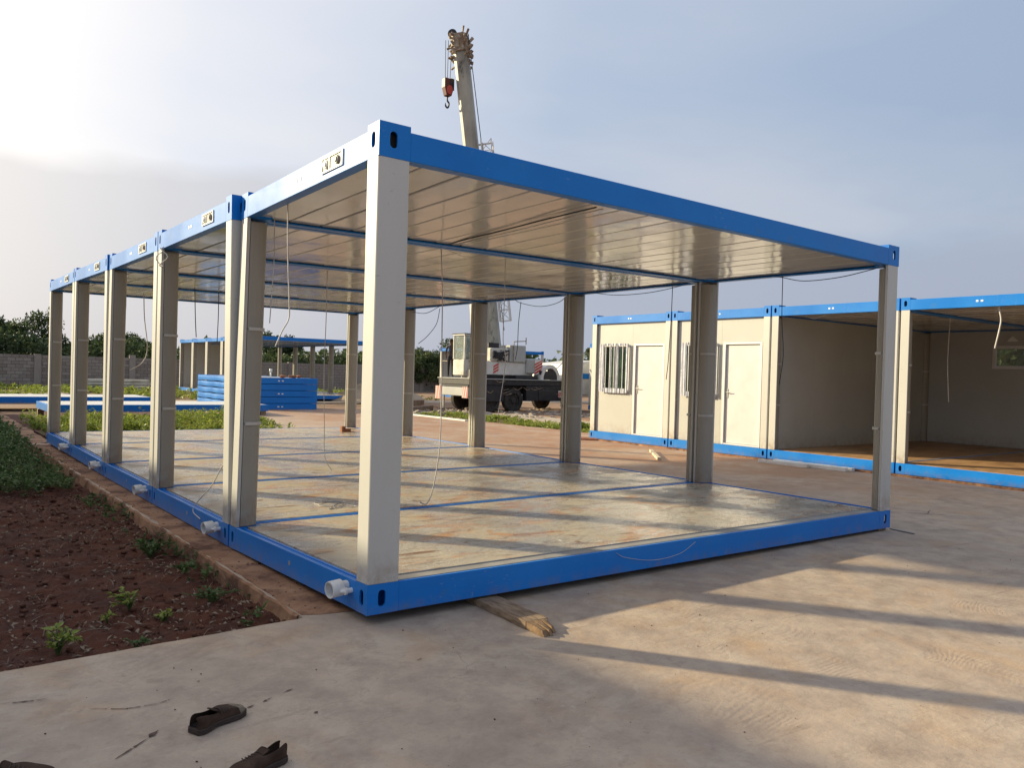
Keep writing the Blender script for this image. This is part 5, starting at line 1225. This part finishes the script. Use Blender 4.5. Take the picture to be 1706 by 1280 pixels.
# ropes and hook
ha = Vector((16.90, 25.98, 14.2)); rp = MB()
for k, off in enumerate((-.12, 0.0, .15)):
    rp.tube([Vector((16.90 + off * .8, 25.98 - off * .6, 16.0)) - O, ha + Vector((off * .6, -off * .45, 0)) - O], .014, 5)
rp.tube([top - sy_ * .1 + sx_ * .42, piv + ax * 1.0 + sx_ * .62], .018, 5)
rp.obj('hoist_rope', M['cabled'], CR)
hk = thing('hook_block', 'red and black hook block hanging from the crane boom head', 'crane hook', (16.90, 25.98, 13.35)); hk.scale = (.78, .78, 1.0)
MB().prism([(-.30, .10, .95), (-.30, .10, .55), (-.16, .10, .20), (.16, .10, .20), (.28, .10, .50), (.28, .10, .95)], (0, -.34, 0)).obj('block_cheek', M['redd'], hk, bevel=.02)
MB().box((.06, -.26, .45), (.30, -.245, .96)).obj('black_plate', M['black'], hk); MB().tube([(0.02, -.27, .45), (0.02, .13, .45)], .20, 16).obj('hook_sheave', M['red'], hk)
MB().tube(spline([(0, -.05, .22), (.0, -.05, .02), (.11, -.05, -.08), (.09, -.05, -.24), (-.02, -.05, -.29), (-.12, -.05, -.20), (-.11, -.05, -.10)], 5), [.045] * 26 + [.035, .03, .025, .02, .012], 8).obj('hook', M['black'], hk, smooth=True)

# ------------------------------------------------------------------ person on the crane deck
def person(loc, rz):
    t = thing('person', 'person in dark shirt and black trousers standing on the crane deck beside its cab', 'person', loc, rz=rz)
    V = {'pel': (0, 0, .90, .125), 'wai': (0, 0, 1.05, .115), 'che': (0, .015, 1.27, .135), 'nek0': (0, .0, 1.42, .075), 'nek': (0, 0, 1.48, .048), 'hed0': (0, -.01, 1.55, .07), 'hed1': (0, -.015, 1.62, .088), 'hed2': (0, -.005, 1.70, .075)}
    E_ = [('pel', 'wai'), ('wai', 'che'), ('che', 'nek0'), ('nek0', 'nek'), ('nek', 'hed0'), ('hed0', 'hed1'), ('hed1', 'hed2')]
    for s, n_ in ((-1, 'L'), (1, 'R')):
        V.update({'sh' + n_: (s * .175, 0, 1.38, .062), 'el' + n_: (s * .235, .02 - .06 * (s > 0), 1.12, .043), 'wr' + n_: (s * .20, -.10 - .12 * (s > 0), .92 + .08 * (s > 0), .028), 'pa' + n_: (s * .19, -.13 - .13 * (s > 0), .86 + .08 * (s > 0), .032),
                  'hi' + n_: (s * .09, 0, .86, .095), 'kn' + n_: (s * .10, -.03 - .03 * s, .48, .062), 'an' + n_: (s * .10, .02, .09, .042), 'to' + n_: (s * .115, -.14, .045, .036), 'he' + n_: (s * .10, .045, .05, .035)})
        E_ += [('nek0', 'sh' + n_), ('sh' + n_, 'el' + n_), ('el' + n_, 'wr' + n_), ('wr' + n_, 'pa' + n_), ('pel', 'hi' + n_), ('hi' + n_, 'kn' + n_), ('kn' + n_, 'an' + n_), ('an' + n_, 'to' + n_), ('an' + n_, 'he' + n_)]
        px, py, pz, _ = V['pa' + n_]
        for k in range(4):
            a = (k - 1.5) * .016; V['f%d%s' % (k, n_)] = (px + a * .3, py - .01 + a, pz - .05, .010); V['g%d%s' % (k, n_)] = (px + a * .3 - s * .012, py - .02 + a, pz - .085 + .004 * abs(k - 1.5), .008)
            E_ += [('pa' + n_, 'f%d%s' % (k, n_)), ('f%d%s' % (k, n_), 'g%d%s' % (k, n_))]
        V['th' + n_] = (px - s * .02, py - .045, pz - .02, .010); E_.append(('pa' + n_, 'th' + n_))
    V.update({'nose': (0, -.105, 1.61, .012), 'earL': (-.088, .0, 1.62, .014), 'earR': (.088, .0, 1.62, .014)})
    E_ += [('hed1', 'nose'), ('hed1', 'earL'), ('hed1', 'earR')]
    keys = list(V); me = bpy.data.meshes.new('body'); me.from_pydata([V[k][:3] for k in keys], [(keys.index(a), keys.index(b)) for a, b in E_], [])
    o = link('body', me, t); sk = o.modifiers.new('skin', 'SKIN'); o.modifiers.new('sub', 'SUBSURF').levels = 1; o.modifiers['sub'].render_levels = 1
    for i, k in enumerate(keys): me.skin_vertices[0].data[i].radius = (V[k][3], V[k][3])
    me.skin_vertices[0].data[0].use_root = True
    dg = bpy.context.evaluated_depsgraph_get(); ev = bpy.data.meshes.new_from_object(o.evaluated_get(dg)); o.modifiers.clear(); o.data = ev; ev.name = 'body'
    ev.materials.clear()
    for m_ in ('skin', 'cloth', 'trous', 'black'): ev.materials.append(M[m_])
    for p in ev.polygons:
        z = p.center.z; x = abs(p.center.x)
        p.material_index = 3 if z < .11 else 2 if z < .98 and x < .19 else 0 if (z > 1.47 or (x > .16 and z < 1.13)) else 1
        p.use_smooth = True
    hr = MB(); n = 12; v = []; f = []
    for j in range(6):
        ph = j / 5 * R(95)
        for i in range(n):
            a = 2 * math.pi * i / n; v.append((.096 * math.sin(ph) * math.cos(a), .012 + .102 * math.sin(ph) * math.sin(a), 1.655 + .115 * math.cos(ph)))
    for j in range(5):
        for i in range(n): f.append((j * n + i, j * n + (i + 1) % n, (j + 1) * n + (i + 1) % n, (j + 1) * n + i))
    hr.add(v, f).obj('hair', M['hair'], t, smooth=True)
    for s in (-1, 1): MB().tube([(s * .032, -.088, 1.625), (s * .032, -.098, 1.625)], .011, 8).obj('eye', M['whitep'], t)
    MB().box((-.024, -.098, 1.56), (.024, -.088, 1.568)).obj('mouth', M['redd'], t)
    return t
person((16.40, 24.32, 1.265), R(150)).scale = (.92,) * 3
